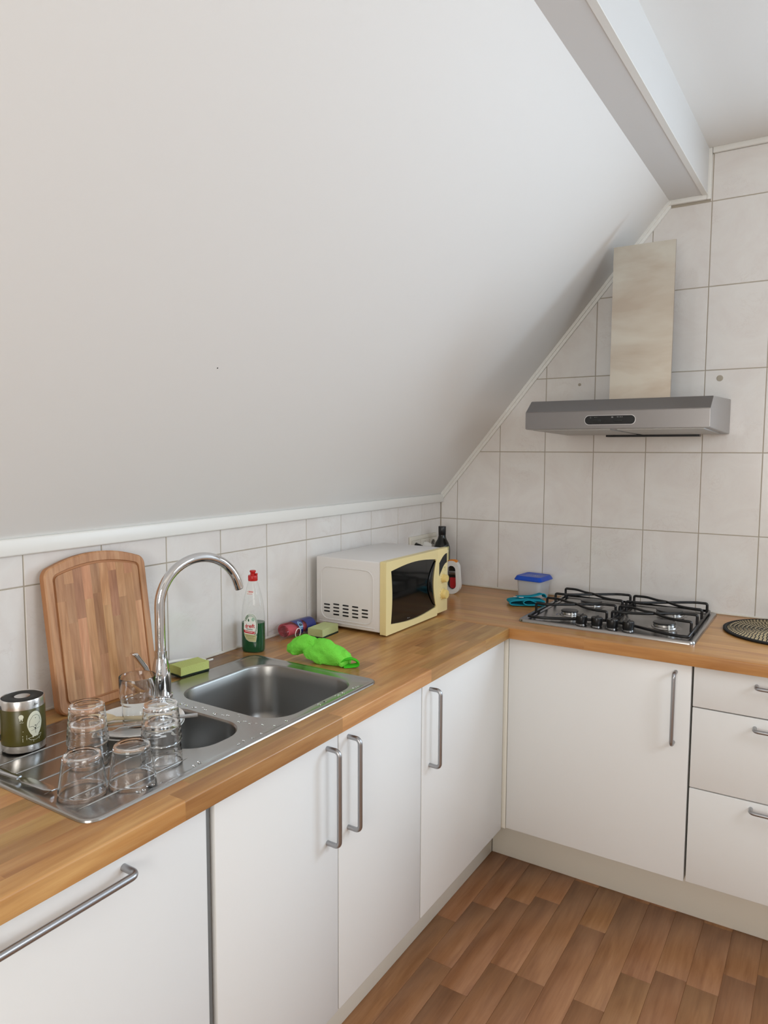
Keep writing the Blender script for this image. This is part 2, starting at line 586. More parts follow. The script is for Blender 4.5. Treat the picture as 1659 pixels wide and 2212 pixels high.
def parea(p):
    return abs(sum(p[i][0] * p[(i + 1) % len(p)][1] - p[(i + 1) % len(p)][0] * p[i][1] for i in range(len(p)))) / 2 if len(p) > 2 else 0


def tag(o, label=None, cat=None, group=None, kind=None):
    if label: o['label'] = label
    if cat: o['category'] = cat
    if group: o['group'] = group
    if kind: o['kind'] = kind
    return o


def thing(name, loc, label, cat, group=None, rz=0.):
    o = bpy.data.objects.new(name, None)
    COL.objects.link(o)
    o.empty_display_size = .02
    o.location = loc
    o.rotation_euler = (0, 0, rz)
    return tag(o, label, cat, group)


def struct(o, label, cat):
    return tag(o, label, cat, None, 'structure')


def dup(o, parent=None):
    c = o.copy()
    COL.objects.link(c)
    c.parent = parent
    for ch in list(o.children):
        dup(ch, c)
    return c


def text_geo(s, size, bold=0.):
    cu = bpy.data.curves.new('lettering', 'FONT')
    cu.body = s
    cu.size = size
    cu.align_x = 'CENTER'
    cu.align_y = 'CENTER'
    cu.resolution_u = 2
    cu.offset = bold
    o = bpy.data.objects.new('lettering', cu)
    COL.objects.link(o)
    dg = bpy.context.evaluated_depsgraph_get()
    dg.update()
    me = bpy.data.meshes.new_from_object(o.evaluated_get(dg))
    V = [(v.co.x, v.co.y) for v in me.vertices]
    F = [tuple(p.vertices) for p in me.polygons]
    bpy.data.objects.remove(o)
    bpy.data.curves.remove(cu)
    bpy.data.meshes.remove(me)
    return V, F


def decal_text(name, s, size, fn, m, parent, sx=1., ox=0., oy=0., rot=0., bold=0.):
    V, F = text_geo(s, size, bold)
    c, sn = math.cos(rot), math.sin(rot)
    vs = [fn(ox + (x * sx) * c - y * sn, oy + (x * sx) * sn + y * c) for x, y in V]
    me = bpy.data.meshes.new(name)
    me.from_pydata(vs, [], F)
    return link(name, me, m, parent)


def decal_poly(name, polys, fn, m, parent, sub=None):
    """flat print: polygons cut into strips so they follow a curved surface"""
    bm = bmesh.new()
    for poly in polys:
        xs = [p[0] for p in poly]
        x0, x1 = min(xs), max(xs)
        step = sub or (x1 - x0 + 1e-9)
        k = 0
        while x0 + k * step < x1 - 1e-9:
            q = clip(clip(poly, -1, 0, -(x0 + k * step)), 1, 0, x0 + (k + 1) * step)
            if parea(q) > 1e-12:
                bm.faces.new([bm.verts.new(fn(*p)) for p in q])
            k += 1
    return from_bm(name, bm, m, parent, recalc=False)


def ell(cx, cy, rx, ry, n=28, a0=0, a1=2 * PI):
    return [(cx + rx * math.cos(a0 + (a1 - a0) * k / n), cy + ry * math.sin(a0 + (a1 - a0) * k / n)) for k in range(n)]


def stroke(pts, w):
    """a line as thin quads"""
    out = []
    for p, q in zip(pts, pts[1:]):
        d = Vector((q[0] - p[0], q[1] - p[1]))
        if d.length < 1e-9: continue
        n = Vector((-d.y, d.x)).normalized() * w / 2
        e = d.normalized() * w * .25
        out.append([(p[0] - n.x - e.x, p[1] - n.y - e.y), (q[0] - n.x + e.x, q[1] - n.y + e.y), (q[0] + n.x + e.x, q[1] + n.y + e.y), (p[0] + n.x - e.x, p[1] + n.y - e.y)])
    return out


def smoothpath(pts, n=8):
    P = [Vector(p) for p in pts]
    out = []
    for i in range(len(P) - 1):
        p0, p1, p2, p3 = P[max(i - 1, 0)], P[i], P[i + 1], P[min(i + 2, len(P) - 1)]
        for k in range(n):
            f = k / n
            out.append(.5 * ((2 * p1) + (p2 - p0) * f + (2 * p0 - 5 * p1 + 4 * p2 - p3) * f * f + (3 * p1 - p0 - 3 * p2 + p3) * f ** 3))
    out.append(P[-1])
    return out


# ------------------------------------------------------------------ the room
ZC = 0.9244           # worktop height
TH = 0.036            # worktop thickness
DL, DR = 0.595, 0.623  # worktop depths
YB = -4.3             # wall behind the camera
XO = 3.4              # opposite side
SL0, SLM = 1.322, 1.192   # sloped ceiling z = SL0 + SLM * x
TW, THT = 0.2, 0.2994
ZA, OR, OL = 1.2195, 0.083, 0.1699
JT = 0.003

# floor with laminate strips
floor = struct(box('floor', -.1, XO + .1, YB - .1, .1, -.08, -.0016, 'floor_far'), 'warm brown wood laminate floor in front of the cabinets', 'floor')
random.seed(11)
px = .45
while px < 2.15:
    y = -2.75 + random.uniform(-.35, 0)
    while y < .0:
        L = random.choice((.32, .38, .42, .48, .55))
        y0, y1 = max(y, -2.75), min(y + L, -.40)
        if y1 - y0 > .02:
            box('plank', px + .0003, px + .0847, y0 + .0003, y1 - .0003, -.006, 0, 'plank', floor, bev=.0004, seg=1)
        y += L
    px += .085

# sink-side wall with its tile rows
wl = bmesh.new()
bm_box(wl, -.12, -.0016, YB - .1, .1, 0, SL0 + .05)
wall_left = struct(from_bm('wall_left', wl, 'grout'), 'low tiled wall behind the sink under the sloped ceiling', 'wall')
TB = .0018            # tile edge bevel


def tile_piece(poly, fn, parent):
    if parea(poly) < 2e-4:
        return
    bm = bmesh.new()
    bm_prism(bm, poly, fn, -.003, 0.)
    bmesh.ops.recalc_face_normals(bm, faces=bm.faces[:])
    try:
        front = max(bm.faces, key=lambda f: sum((v.co - Vector(fn(p0[0], p0[1], 0))).length < 1e9 for v in f.verts for p0 in poly[:1]) if False else 0)
    except Exception:
        pass
    e = [ed for ed in bm.edges if all(abs(dfn(v.co)) < 1e-6 for v in ed.verts)]
    bmesh.ops.bevel(bm, geom=e, offset=.0011, segments=1, affect='EDGES', clamp_overlap=True)
    from_bm('tile', bm, 'tile', parent)


fnL = lambda a, b, d: (d, a, b)
fnR = lambda a, b, d: (a, -d, b)
zrows = [ZC + .002, ZA, 1.294]
dfn = lambda co: co.x
ys = [0.0] + [-OL - TW * i for i in range(13)]
for z0, z1 in zip(zrows, zrows[1:]):
    for y1, y0 in zip(ys, ys[1:]):
        tile_piece([(y0 + JT / 2, z0 + JT / 2), (y1 - JT / 2, z0 + JT / 2), (y1 - JT / 2, z1 - JT / 2), (y0 + JT / 2, z1 - JT / 2)], fnL, wall_left)

# hob-side wall with window opening right of the frame
wr = bmesh.new()
for b in ((-.12, WX0, .0016, .12, 0, 2.75), (WX1, XO + .1, .0016, .12, 0, 2.75), (WX0, WX1, .0016, .12, 0, WZ0), (WX0, WX1, .0016, .12, WZ1, 2.75)):
    bm_box(wr, *b)
wall_right = struct(from_bm('wall_right', wr, 'grout'), 'tall tiled wall behind the hob and extractor hood', 'wall')
dfn = lambda co: co.y
xs = [0.002] + [OR + TW * i for i in range(9)]
zr = [ZC + .002, ZA] + [ZA + THT * k for k in range(1, 5)] + [2.583]
for z0, z1 in zip(zr, zr[1:]):
    for x0, x1 in zip(xs, xs[1:]):
        p = [(x0 + JT / 2, z0 + JT / 2), (x1 - JT / 2, z0 + JT / 2), (x1 - JT / 2, z1 - JT / 2), (x0 + JT / 2, z1 - JT / 2)]
        p = clip(p, -SLM, 1, SL0 - .03)            # under the slope trim
        if z1 > 2.43:
            p = clip(p, -1, 0, -1.078) if x1 > 1.078 else []   # right of the beam
        if p:
            tile_piece(p, fnR, wall_right)
for u, v, rr in ((1555, 817, .011), (1252, 831, .006)):
    q = at(u, v, 'y', 0)
    lathe('wall_plug', [(0, 0), (rr * .55, 0), (rr, .0004), (rr, .0012), (rr * .8, .0016), (0, .0012)], 'grout', wall_right, 16).matrix_local = Matrix.Translation((q.x, -.0002, q.z)) @ Matrix.Rotation(PI / 2, 4, 'X')

# sloped ceiling, beam, flat ceiling
sp = [(0, SL0), (.962, SL0 + SLM * .962), (.962, 2.75), (-.12, 2.75), (-.12, SL0)]
slope = struct(prism('ceiling_slope', sp, XZ, YB - .1, .1, 'paint'), 'large white sloped ceiling rising from above the sink', 'ceiling')
q = at(470, 795, 'z', 1.72)
for k in range(3):                                   # small dark speck on the slope
    xx = (q.z - SL0) / SLM
    q = at(470, 795, 'x', xx)
n = Vector((SLM, 0, -1)).normalized()
lathe('speck', [(0, 0), (.0018, 0), (.0014, .0008), (0, .001)], 'dot', slope, 10).matrix_local = Matrix.Translation(Vector(((q.z - SL0) / SLM, q.y, q.z))) @ n.to_track_quat('Z', 'Y').to_matrix().to_4x4()
bmz = 2.441
bb = bmesh.new()
N = 40
prev = None
for i in range(N + 1):                               # slightly uneven plastered left edge
    y = .1 + (YB - .2) * i / N
    xl = .938 + .006 * noise.noise(Vector((y * 1.6, 3, 0))) - .022 * min(1, max(0, -y / 1.4))
    xr = 1.068 - .022 * min(1, max(0, -y / 1.4))
    row = [bb.verts.new((xl, y, bmz)), bb.verts.new((xr, y, bmz)), bb.verts.new((xr, y, 2.75)), bb.verts.new((xl, y, 2.75))]
    if prev:
        for k in range(4):
            bb.faces.new((prev[k], prev[(k + 1) % 4], row[(k + 1) % 4], row[k]))
    else:
        bb.faces.new(row)
    prev = row
bb.faces.new(prev[::-1])
beam = struct(from_bm('ceiling_beam', bb, 'beam'), 'white boxed beam between sloped and flat ceiling', 'beam')
bs = bmesh.new()
for (y0, y1) in ((-1.4, .0), (-4.2, -1.4)):
    xa = lambda y: 1.068 - .022 * min(1, max(0, -y / 1.4))
    v = []
    for y in (y0, y1):
        for (dx, z) in ((-.017, bmz), (.0015, bmz), (.0015, bmz - .003), (-.016, bmz - .003)):
            v.append(bs.verts.new((xa(y) + dx, y, z)))
    bs.faces.new(v[0:4]); bs.faces.new(v[4:8][::-1])
    for k in range(4):
        bs.faces.new((v[k], v[(k + 1) % 4], v[4 + (k + 1) % 4], v[4 + k]))
from_bm('corner_bead', bs, 'trim', beam)
ceil = struct(box('ceiling', 1.0, 2.45, YB - .1, .1, 2.60, 2.75, 'paint'), 'flat white ceiling right of the beam', 'ceiling')
zo = lambda x: 2.60 - (x - 2.4) * 1.35 / 1.1
bo_ = bmesh.new()
for ya, yb, xa, xb in ((YB - .1, RY0, 2.4, XO + .1), (RY1, .1, 2.4, XO + .1), (RY0, RY1, 2.4, RX0), (RY0, RY1, RX1, XO + .1)):
    bm_prism(bo_, [(xa, zo(xa)), (xb, zo(xb)), (xb, zo(xb) + .15), (xa, zo(xa) + .15)], XZ, ya, yb)
struct(from_bm('ceiling_slope_opposite', bo_, 'paint'), 'sloped ceiling on the far side of the room', 'ceiling')
added_rwin = bmesh.new()  # frame of the added roof opening, out of view, around its fill lamp
for ya, yb, xa, xb in ((RY0, RY0 + .05, RX0, RX1), (RY1 - .05, RY1, RX0, RX1), (RY0 + .05, RY1 - .05, RX0, RX0 + .03), (RY0 + .05, RY1 - .05, RX1 - .03, RX1)):
    bm_prism(added_rwin, [(xa, zo(xa) + .05), (xb, zo(xb) + .05), (xb, zo(xb) + .11), (xa, zo(xa) + .11)], XZ, ya, yb)
rw_ = struct(from_bm('added_roof_window', added_rwin, 'trim'), 'added unseen roof window on the far side, brightens the sloped ceiling', 'window')
prism('pane', [(RX0 + .03, zo(RX0 + .03) + .08), (RX1 - .03, zo(RX1 - .03) + .08), (RX1 - .03, zo(RX1 - .03) + .086), (RX0 + .03, zo(RX0 + .03) + .086)], XZ, RY0 + .05, RY1 - .05, 'pane', rw_)
struct(box('wall_opposite', XO, XO + .1, YB - .1, .1, 0, 1.5, 'paint'), 'low wall on the far side of the room', 'wall')
wb = bmesh.new()
for b in ((-.12, BX0, YB - .1, YB, 0, 2.75), (BX1, XO + .1, YB - .1, YB, 0, 2.75), (BX0, BX1, YB - .1, YB, 0, BZ0), (BX0, BX1, YB - .1, YB, BZ1, 2.75)):
    bm_box(wb, *b)
struct(from_bm('wall_back', wb, 'paint'), 'plain white wall at the end of the room', 'wall')

# window frames and panes
for name, lab, x0, x1, z0, z1, ya, yb in (('window_1', 'white framed window in the tiled wall beside the hob', WX0, WX1, WZ0, WZ1, .04, .10), ('window_2', 'white framed window in the end wall', BX0, BX1, BZ0, BZ1, YB - .09, YB - .045)):
    fb = bmesh.new()
    f = .05
    for b in ((x0, x0 + f, z0, z1), (x1 - f, x1, z0, z1), (x0 + f, x1 - f, z0, z0 + f), (x0 + f, x1 - f, z1 - f, z1)):
        bm_box(fb, b[0], b[1], ya, yb, b[2], b[3])
    w = struct(from_bm(name, fb, 'trim'), lab, 'window')
    box('pane', x0 + f, x1 - f, yb - .02, yb - .014, z0 + f, z1 - f, 'pane', w)

# trims
struct(box('trim_1', 0, .017, -4.25, -.001, 1.292, SL0 + .008, 'trim', bev=.004), 'white moulding along the foot of the sloped ceiling', 'trim')


def slope_strip(name, lo, hi, depth, label):
    x0, x1 = .004, .945
    poly = [(x0, SL0 + SLM * x0 + lo), (x1, SL0 + SLM * x1 + lo), (x1, SL0 + SLM * x1 + hi), (x0, SL0 + SLM * x0 + hi)]
    poly = clip(poly, 0, 1, 2.436)
    return prism(name, poly, XZ, -depth, .001, 'trim', None, bev=.0012)


t2 = struct(slope_strip('trim_2', -.032, .004, .010, ''), 'white moulding where the slope meets the hob wall tiles', 'trim')
b2 = slope_strip('bead', -.016, .003, .017, ''); b2.parent = t2
struct(box('trim_3', .935, 1.066, -.014, .001, 2.424, 2.4415, 'trim', bev=.002), 'short white moulding under the beam at the hob wall', 'trim')
struct(box('trim_4', 1.066, 1.079, -.011, .001, 2.424, 2.60, 'trim', bev=.002), 'short upright white moulding beside the beam', 'trim')
struct(box('trim_5', 1.08, 2.4, -.012, .001, 2.581, 2.601, 'trim', bev=.003), 'white moulding between flat ceiling and top tiles', 'trim')
struct(box('trim_6', .0, .006, -2.88, -.624, ZC, ZC + .007, 'silicone', bev=.002), 'pale sealant line along the back of the sink worktop', 'trim')
struct(box('trim_7', .0, 2.2, -.006, .0, ZC, ZC + .007, 'silicone', bev=.002), 'pale sealant line along the back of the hob worktop', 'trim')

# plinths
struct(box('baseboard_left', .448, .466, -2.95, -.437, 0, .199, 'plinth', bev=.001), 'off-white plinth under the sink cabinets', 'plinth')
struct(box('baseboard_right', .4665, 2.3, -.435, -.417, 0, .199, 'plinth', bev=.001), 'off-white plinth under the hob cabinets', 'plinth')

# ------------------------------------------------------------------ worktops
SX0, SX1, SY0, SY1 = .093, .531, -2.196, -1.338    # sink flange
HX0, HX1, HY0, HY1 = .118, .508, -1.945, -1.36     # cut-out under the bowls
wt = thing('worktop', (0.3, -1.75, ZC - TH), 'beech block worktop carrying the sink and microwave', 'worktop')
wt2 = thing('worktop', (1.1, -.31, ZC - TH), 'beech block worktop carrying the gas hob', 'worktop')


def stave(poly_rect, m, parent, off, round_edge=None):
    x0, x1, y0, y1 = poly_rect
    bm = bmesh.new()
    bm_box(bm, x0 - off[0], x1 - off[0], y0 - off[1], y1 - off[1], 0, TH)
    if round_edge:
        ax, val = round_edge
        i = 'xy'.index(ax)
        ed = [e for e in bm.edges if all(abs(v.co[i] + off[i] - val) < 1e-6 for v in e.verts) and (all(v.co.z > TH - 1e-6 for v in e.verts))]
        bmesh.ops.bevel(bm, geom=ed, offset=.004, segments=4, profile=.5, affect='EDGES')
    from_bm('stave', bm, m, parent, bool(round_edge), angle=40)


random.seed(5)
rows = 15
rw = DL / rows
for r in range(rows):
    x0, x1 = r * rw, (r + 1) * rw
    y = -2.9 - random.uniform(0, .4)
    while y < -DR:
        L = random.uniform(.28, .62)
        a, b = max(y, -2.9), min(y + L, -DR - .0012)
        y += L
        if b - a < .015:
            continue
        segs = [(a, b)]
        if x1 > HX0 + .005 and x0 < HX1 - .005:
            segs = [s for s in ((a, min(b, HY0)), (max(a, HY1), b)) if s[1] - s[0] > .004]
        for s0, s1 in segs:
            stave((x0, x1, s0, s1), 'work_y', wt, (.3, -1.75), ('x', DL) if r == rows - 1 else None)
rows = 15
rw = DR / rows
for r in range(rows):
    y1, y0 = -r * rw, -(r + 1) * rw
    x = -random.uniform(0, .4)
    while x < 2.2:
        L = random.uniform(.35, .8)
        a, b = max(x, 0.), min(x + L, 2.2)
        x += L
        if b - a < .015:
            continue
        stave((a, b, y0, y1), 'work_x', wt2, (1.1, -.31), ('y', -DR) if r == rows - 1 else None)

# ------------------------------------------------------------------ base cabinets
FX = .574     # front plane, sink run
FY = -.600    # front plane, hob run
DT = .018
DZ0, DZ1 = .201, .882


def bow_handle(parent, p0, p1, out, m, r=.0058):
    """bar handle: p0 and p1 on the front, out = stand-off vector"""
    p0, p1, out = Vector(p0), Vector(p1), Vector(out)
    d = (p1 - p0).normalized()
    R = .012
    o = out.normalized()
    L = out.length
    pts = [p0, p0 + o * (L - R)]
    for k in range(1, 6):
        a = k / 6 * PI / 2
        pts.append(p0 + o * (L - R) + d * R * (1 - math.cos(a)) + o * R * math.sin(a))
    pts += [p0 + out + d * R, p0 + (p1 - p0) * .5 + out, p1 + out - d * R]
    for k in range(1, 6):
        a = PI / 2 - k / 6 * PI / 2
        pts.append(p1 + o * (L - R) - d * R * (1 - math.cos(a)) + o * R * math.sin(a))
    pts += [p1 + o * (L - R), p1]
    return tube('handle', pts, r, m, parent, 12)


def front_l(parent, base, y0, y1, z0=DZ0, z1=DZ1, name='door', fx=FX):
    return box(name, fx - DT, fx, y0, y1, z0, z1, 'front', parent, bev=.0015, off=base)


def carcass(parent, base, x0, x1, y0, y1, z0=.2, z1=ZC - TH - .0005):
    bm = bmesh.new()
    t = .016
    x0 -= base[0]; x1 -= base[0]; y0 -= base[1]; y1 -= base[1]; z0 -= base[2]; z1 -= base[2]
    bm_box(bm, x0, x1, y0, y1, z0, z0 + t)
    if x1 - x0 > .1:
        bm_box(bm, x0, x1, y0, y0 + t, z0 + t, z1)
        bm_box(bm, x0, x1, y1 - t, y1, z0 + t, z1)
    return bm


LBL_OFF = .036


def cab_l(name, label, cat, y0, y1, doors):
    base = (.3, (y0 + y1) / 2, .2)
    t = thing(name, base, label, cat)
    bm = carcass(t, base, .03, FX - DT - .002, y0, y1)
    from_bm('body', bm, 'carcass', t)
    for (a, b, hy) in doors:
        d = front_l(t, base, a, b)
        if hy is not None:
            bow_handle(d, (FX - base[0], hy - base[1], .636 - base[2]), (FX - base[0], hy - base[1], .857 - base[2]), (.034, 0, 0), 'handle')
    return t


cab_l('base_cabinet', 'double-door white cabinet under the sink with two upright handles', 'cabinet', -1.968, -1.187, [(-1.966, -1.581, -1.622), (-1.577, -1.190, -1.540)])
cab_l('base_cabinet', 'white single-door cabinet below the microwave, next to the inside corner', 'cabinet', -1.185, -.625, [(-1.184, -.612, -1.142)])
# leftmost appliance front with a horizontal handle
base = (.3, -2.286, .2)
dw = thing('dishwasher', base, 'white built-in unit at far left with a horizontal bar handle', 'dishwasher')
from_bm('body', carcass(dw, base, .03, FX - DT - .002, -2.584, -1.988, .2), 'gapgrey', dw)
d = front_l(dw, base, -2.584, -1.988, .17, DZ1 - .002, fx=FX + .002)
bow_handle(d, (FX + .002 - base[0], -2.40 - base[1], .857 - base[2]), (FX + .002 - base[0], -2.166 - base[1], .857 - base[2]), (.034, 0, 0), 'handle_y', .0062)
tag(box('filler_strip', .45, FX - .008, -1.9855, -1.9705, .2, ZC - TH - .001, 'gapgrey', bev=.001), 'dark grey upright gap strip between the leftmost unit and sink cabinet', 'filler strip')
base = (.3, -2.72, .2)
ec = thing('base_cabinet', base, 'white cabinet at the outer end of the sink run', 'cabinet')
from_bm('body', carcass(ec, base, .03, FX - DT - .002, -2.88, -2.588, .2), 'carcass', ec)
front_l(ec, base, -2.88, -2.588)
# corner post
cp = thing('corner_post', (.57, -.605, .2), 'narrow white upright filler in the inside corner of the cabinets', 'filler strip')
box('filler_panel', .552, .562, -.6105, -.588, .2, .885, 'plinth', cp, bev=.001, off=(.57, -.605, .2))
box('filler_panel', .5625, .5845, -.5995, -.588, .2, .885, 'plinth', cp, bev=.001, off=(.57, -.605, .2))
# hob run
base = (.88, -.3, .2)
c1 = thing('base_cabinet', base, 'wide white single-door cabinet under the gas hob', 'cabinet')
bm = bmesh.new()
bm_box(bm, .59 - base[0], 1.170 - base[0], -.575 - base[1], -.03 - base[1], 0, .016)
bm_box(bm, .59 - base[0], .606 - base[0], -.575 - base[1], -.03 - base[1], .016, ZC - TH - .2005)
bm_box(bm, 1.154 - base[0], 1.170 - base[0], -.575 - base[1], -.03 - base[1], .016, ZC - TH - .2005)
from_bm('body', bm, 'carcass', c1)
d = box('door', .5865, 1.1705, FY, FY + DT, DZ0 + .003, DZ1, 'front', c1, bev=.0015, off=base)
bow_handle(d, (1.126 - base[0], FY - base[1], .638 - base[2]), (1.126 - base[0], FY - base[1], .858 - base[2]), (0, -.034, 0), 'handle')
base = (1.47, -.3, .2)
c2 = thing('drawer_cabinet', base, 'white three-drawer cabinet at the right edge under the worktop', 'cabinet')
bm = bmesh.new()
bm_box(bm, 1.176 - base[0], 1.77 - base[0], -.575 - base[1], -.03 - base[1], 0, .016)
bm_box(bm, 1.176 - base[0], 1.192 - base[0], -.575 - base[1], -.03 - base[1], .016, ZC - TH - .2005)
bm_box(bm, 1.754 - base[0], 1.77 - base[0], -.575 - base[1], -.03 - base[1], .016, ZC - TH - .2005)
from_bm('body', bm, 'carcass', c2)
for z0, z1, hz in ((.7605, DZ1, .853), (.5095, .757, .729), (DZ0 + .006, .506, .487)):
    d = box('drawer', 1.1765, 1.77, FY, FY + DT, z0, z1, 'front', c2, bev=.0015, off=base)
    bow_handle(d, (1.345 - base[0], FY - base[1], hz - base[2]), (1.60 - base[0], FY - base[1], hz - base[2]), (0, -.03, 0), 'handle_y', .0055)

# ------------------------------------------------------------------ sink
sk = thing('sink', ((SX0 + SX1) / 2, (SY0 + SY1) / 2, ZC), 'stainless steel inset sink with two bowls and ridged drainer', 'sink')
so_ = (sk.location.x, sk.location.y, 0)


def inset_rr(d, r=.03):
    return rrect(SX0 + d - so_[0], SX1 - d - so_[0], SY0 + d - so_[1], SY1 - d - so_[1], max(r - d, .004), 7)


def ring_loops(bm, loops):
    """loops: list of (pts2d, z); returns vertex loops"""
    vl = []
    for pts, z in loops:
        vl.append([bm.verts.new((p[0], p[1], z)) for p in pts])
    for a, b in zip(vl, vl[1:]):
        n = len(a)
        for i in range(n):
            bm.faces.new((a[i], a[(i + 1) % n], b[(i + 1) % n], b[i]))
    return vl


B1 = (.160 - so_[0], .497 - so_[0], -1.705 - so_[1], -1.375 - so_[1], .075)
B2 = (.205 - so_[0], .468 - so_[0], -1.918 - so_[1], -1.752 - so_[1], .07)
bm = bmesh.new()
outer = ring_loops(bm, [(inset_rr(.0), .0004), (inset_rr(.001), .0034), (inset_rr(.0035), .005), (inset_rr(.009), .005), (inset_rr(.013), .0042), (inset_rr(.019), .0024)])
h1 = [bm.verts.new((p[0], p[1], .0024)) for p in rrect(*B1, 9)]
h2 = [bm.verts.new((p[0], p[1], .0024)) for p in rrect(*B2, 9)]
edges = []
for lp in (outer[-1], h1, h2):
    for i in range(len(lp)):
        e = bm.edges.get((lp[i], lp[(i + 1) % len(lp)])) or bm.edges.new((lp[i], lp[(i + 1) % len(lp)]))
        edges.append(e)
bmesh.ops.triangle_fill(bm, use_beauty=True, use_dissolve=False, edges=edges)
deck = from_bm('deck', bm, 'sink', sk, True, angle=25)


def bowl(B, depth, drain):
    x0, x1, y0, y1, r = B
    bm = bmesh.new()
    prof = [(0, .0024), (.0025, .0005), (.004, -.004), (.007, -.03), (.014, -depth + .04), (.02, -depth + .022), (.032, -depth + .008), (.05, -depth)]
    loops = [(rrect(x0 + d, x1 - d, y0 + d, y1 - d, max(r - d * .7, .012), 9), z) for d, z in prof]
    vl = ring_loops(bm, loops)
    bm.faces.new(vl[-1])
    o = from_bm('bowl', bm, 'bowl', sk, True, angle=60)
    for p in o.data.polygons:
        p.flip() if False else None
    cx, cy = (x0 + x1) / 2, (y0 + y1) / 2
    lathe('drain', [(0, -depth + .002), (.022, -depth + .002), (.03, -depth + .004), (.04, -depth + .0035), (.042, -depth + .0002)], 'chrome', o, 32, cx + drain[0], cy + drain[1], cap1=False)
    return o


bowl(B1, .165, (-.0, 0))
bowl(B2, .12, (0, 0))
# drainer ridges
for i, xx in enumerate((.148, .198, .258, .32, .375, .425, .472)):
    yend = -1.935 if xx > .2 else -1.97
    bm = bmesh.new()
    pts = [(xx - so_[0], -2.172 - so_[1] + (yend + 2.172) * k / 10, .0022) for k in range(11)]
    bm_tube(bm, pts, .0026, 8, rfun=lambda t: (.0026 * min(1, 6 * t + .15, 6 * (1 - t) + .15), .0018 * min(1, 6 * t + .15, 6 * (1 - t) + .15)))
    from_bm('drainer_ridge', bm, 'sink', sk, True)
# water droplets
random.seed(3)
wd = bmesh.new()
for k in range(46):
    if k < 26:
        x, y = random.uniform(.503, .512), random.uniform(-2.1, -1.40)
    else:
        x, y = random.uniform(.17, .5), random.uniform(-1.745, -1.712)
    r = random.uniform(.0015, .0045)
    bm_lathe(wd, [(r, .0025), (r * .85, .0025 + r * .22), (r * .4, .0025 + r * .36), (0, .0025 + r * .4)], 8, x - so_[0], y - so_[1], random.uniform(.8, 1.6), 1)
tag(from_bm('water_drops', wd, 'drop', sk, True), kind='stuff')

# ------------------------------------------------------------------ faucet
FB = (.148, -1.722)
fc = thing('faucet', (FB[0], FB[1], ZC + .0026), 'tall chrome kitchen tap with a swan neck spout', 'faucet')
lathe('base', [(.0265, 0), (.0265, .003), (.0235, .005), (.0235, .03), (.0222, .055), (.0195, .075), (.0168, .088), (.0155, .094)], 'chrome', fc, 40)
lathe('collar', [(.0150, .094), (.0150, .0965), (.0145, .0965), (.0145, .108), (.0148, .108), (.0148, .111), (.0128, .1115)], 'chrome', fc, 36, cap0=False)
fa = math.radians(76)
fd = Vector((math.cos(fa), math.sin(fa), 0))
RR = .111
zt = 1.144 - ZC - .0026
pts = [Vector((0, 0, .111)), Vector((0, 0, .15)), Vector((0, 0, zt))]
for k in range(1, 25):
    a = PI - math.radians(164) * k / 24
    pts.append(fd * (RR + RR * math.cos(a)) + Vector((0, 0, zt + RR * math.sin(a))))
dl = (pts[-1] - pts[-2]).normalized()
pts.append(pts[-1] + dl * .012)
sp_ = tube('spout', pts, .0125, 'chrome', fc, 24)
tube('aerator', [pts[-1] + dl * .0, pts[-1] + dl * .002], .0108, 'rubber', sp_, 20)
# lever at the side of the body
lv0 = Vector((.002, -.02, .048))
lv1 = at(289, 1412, 'x', .165) - Vector(fc.location)
tube('lever', [lv0, lv0 + (lv1 - lv0) * .2 + Vector((.0, -.006, -.003)), lv0 + (lv1 - lv0) * .5, lv0 + (lv1 - lv0) * .75, lv0 + (lv1 - lv0) * .93, lv0 + (lv1 - lv0) * .98, lv1], .006, 'chrome', fc, 20,
     rfun=lambda t: ((.006 + .0075 * t if t < .8 else (.0120 if t < .9 else .0100 if t < .97 else .005)), .0045 if t < .97 else .002))

# ------------------------------------------------------------------ chopping board
BW, BH, BT = .274, .362, .022
b0 = Vector((.0755, -1.806, ZC + .0005))          # front lower edge, middle
lean = math.atan2(.047, .355)
cb = thing('chopping_board', b0, 'wooden chopping board with juice groove leaning on the tiles', 'chopping board')
vax = Vector((-math.sin(lean), 0, math.cos(lean)))
wax = Vector((math.cos(lean), 0, math.sin(lean)))
uax = Vector((0, 1, 0))
mm = Matrix((uax, vax, wax)).transposed().to_4x4()   # local x = width, y = up the board, z = out of the board
mm.translation = b0
cb.matrix_world = mm


def board_outline(d, n=9):
    hw = BW / 2 - d
    r = max(.026 - d * .55, .006)
    y0, y1 = d, BH - .016 - d * 1.0
    pts = []
    for cx, cy, a0 in ((-hw + r, y0 + r, PI), (hw - r, y0 + r, 1.5 * PI)):
        for k in range(n + 1):
            a = a0 + k / n * PI / 2
            pts.append((cx + r * math.cos(a), cy + r * math.sin(a)))
    sag = .022 * (hw / (BW / 2)) ** 2
    for k in range(n + 1):
        a = k / n * PI / 2 * .86
        pts.append((hw - r + r * math.cos(a), y1 - sag * .35 - r + r * math.sin(a)))
    xr = pts[-1][0]
    yr = pts[-1][1]
    for k in range(1, 16):
        s = 1 - 2 * k / 16
        pts.append((xr * s, yr + sag * (1 - s * s)))
    for k in range(n + 1):
        a = PI / 2 * .14 + PI / 2 + k / n * PI / 2 * .86
        pts.append((-hw + r + r * math.cos(a), y1 - sag * .35 - r + r * math.sin(a)))
    return pts


ol0 = board_outline(0)
bm = bmesh.new()
lo = ring_loops(bm, [(board_outline(.003), -BT), (ol0, -BT + .003), (ol0, -.0042)])
bm.faces.new(lo[0][::-1])
bm.faces.new(lo[-1])
from_bm('core', bm, 'groove', cb, True, angle=40)
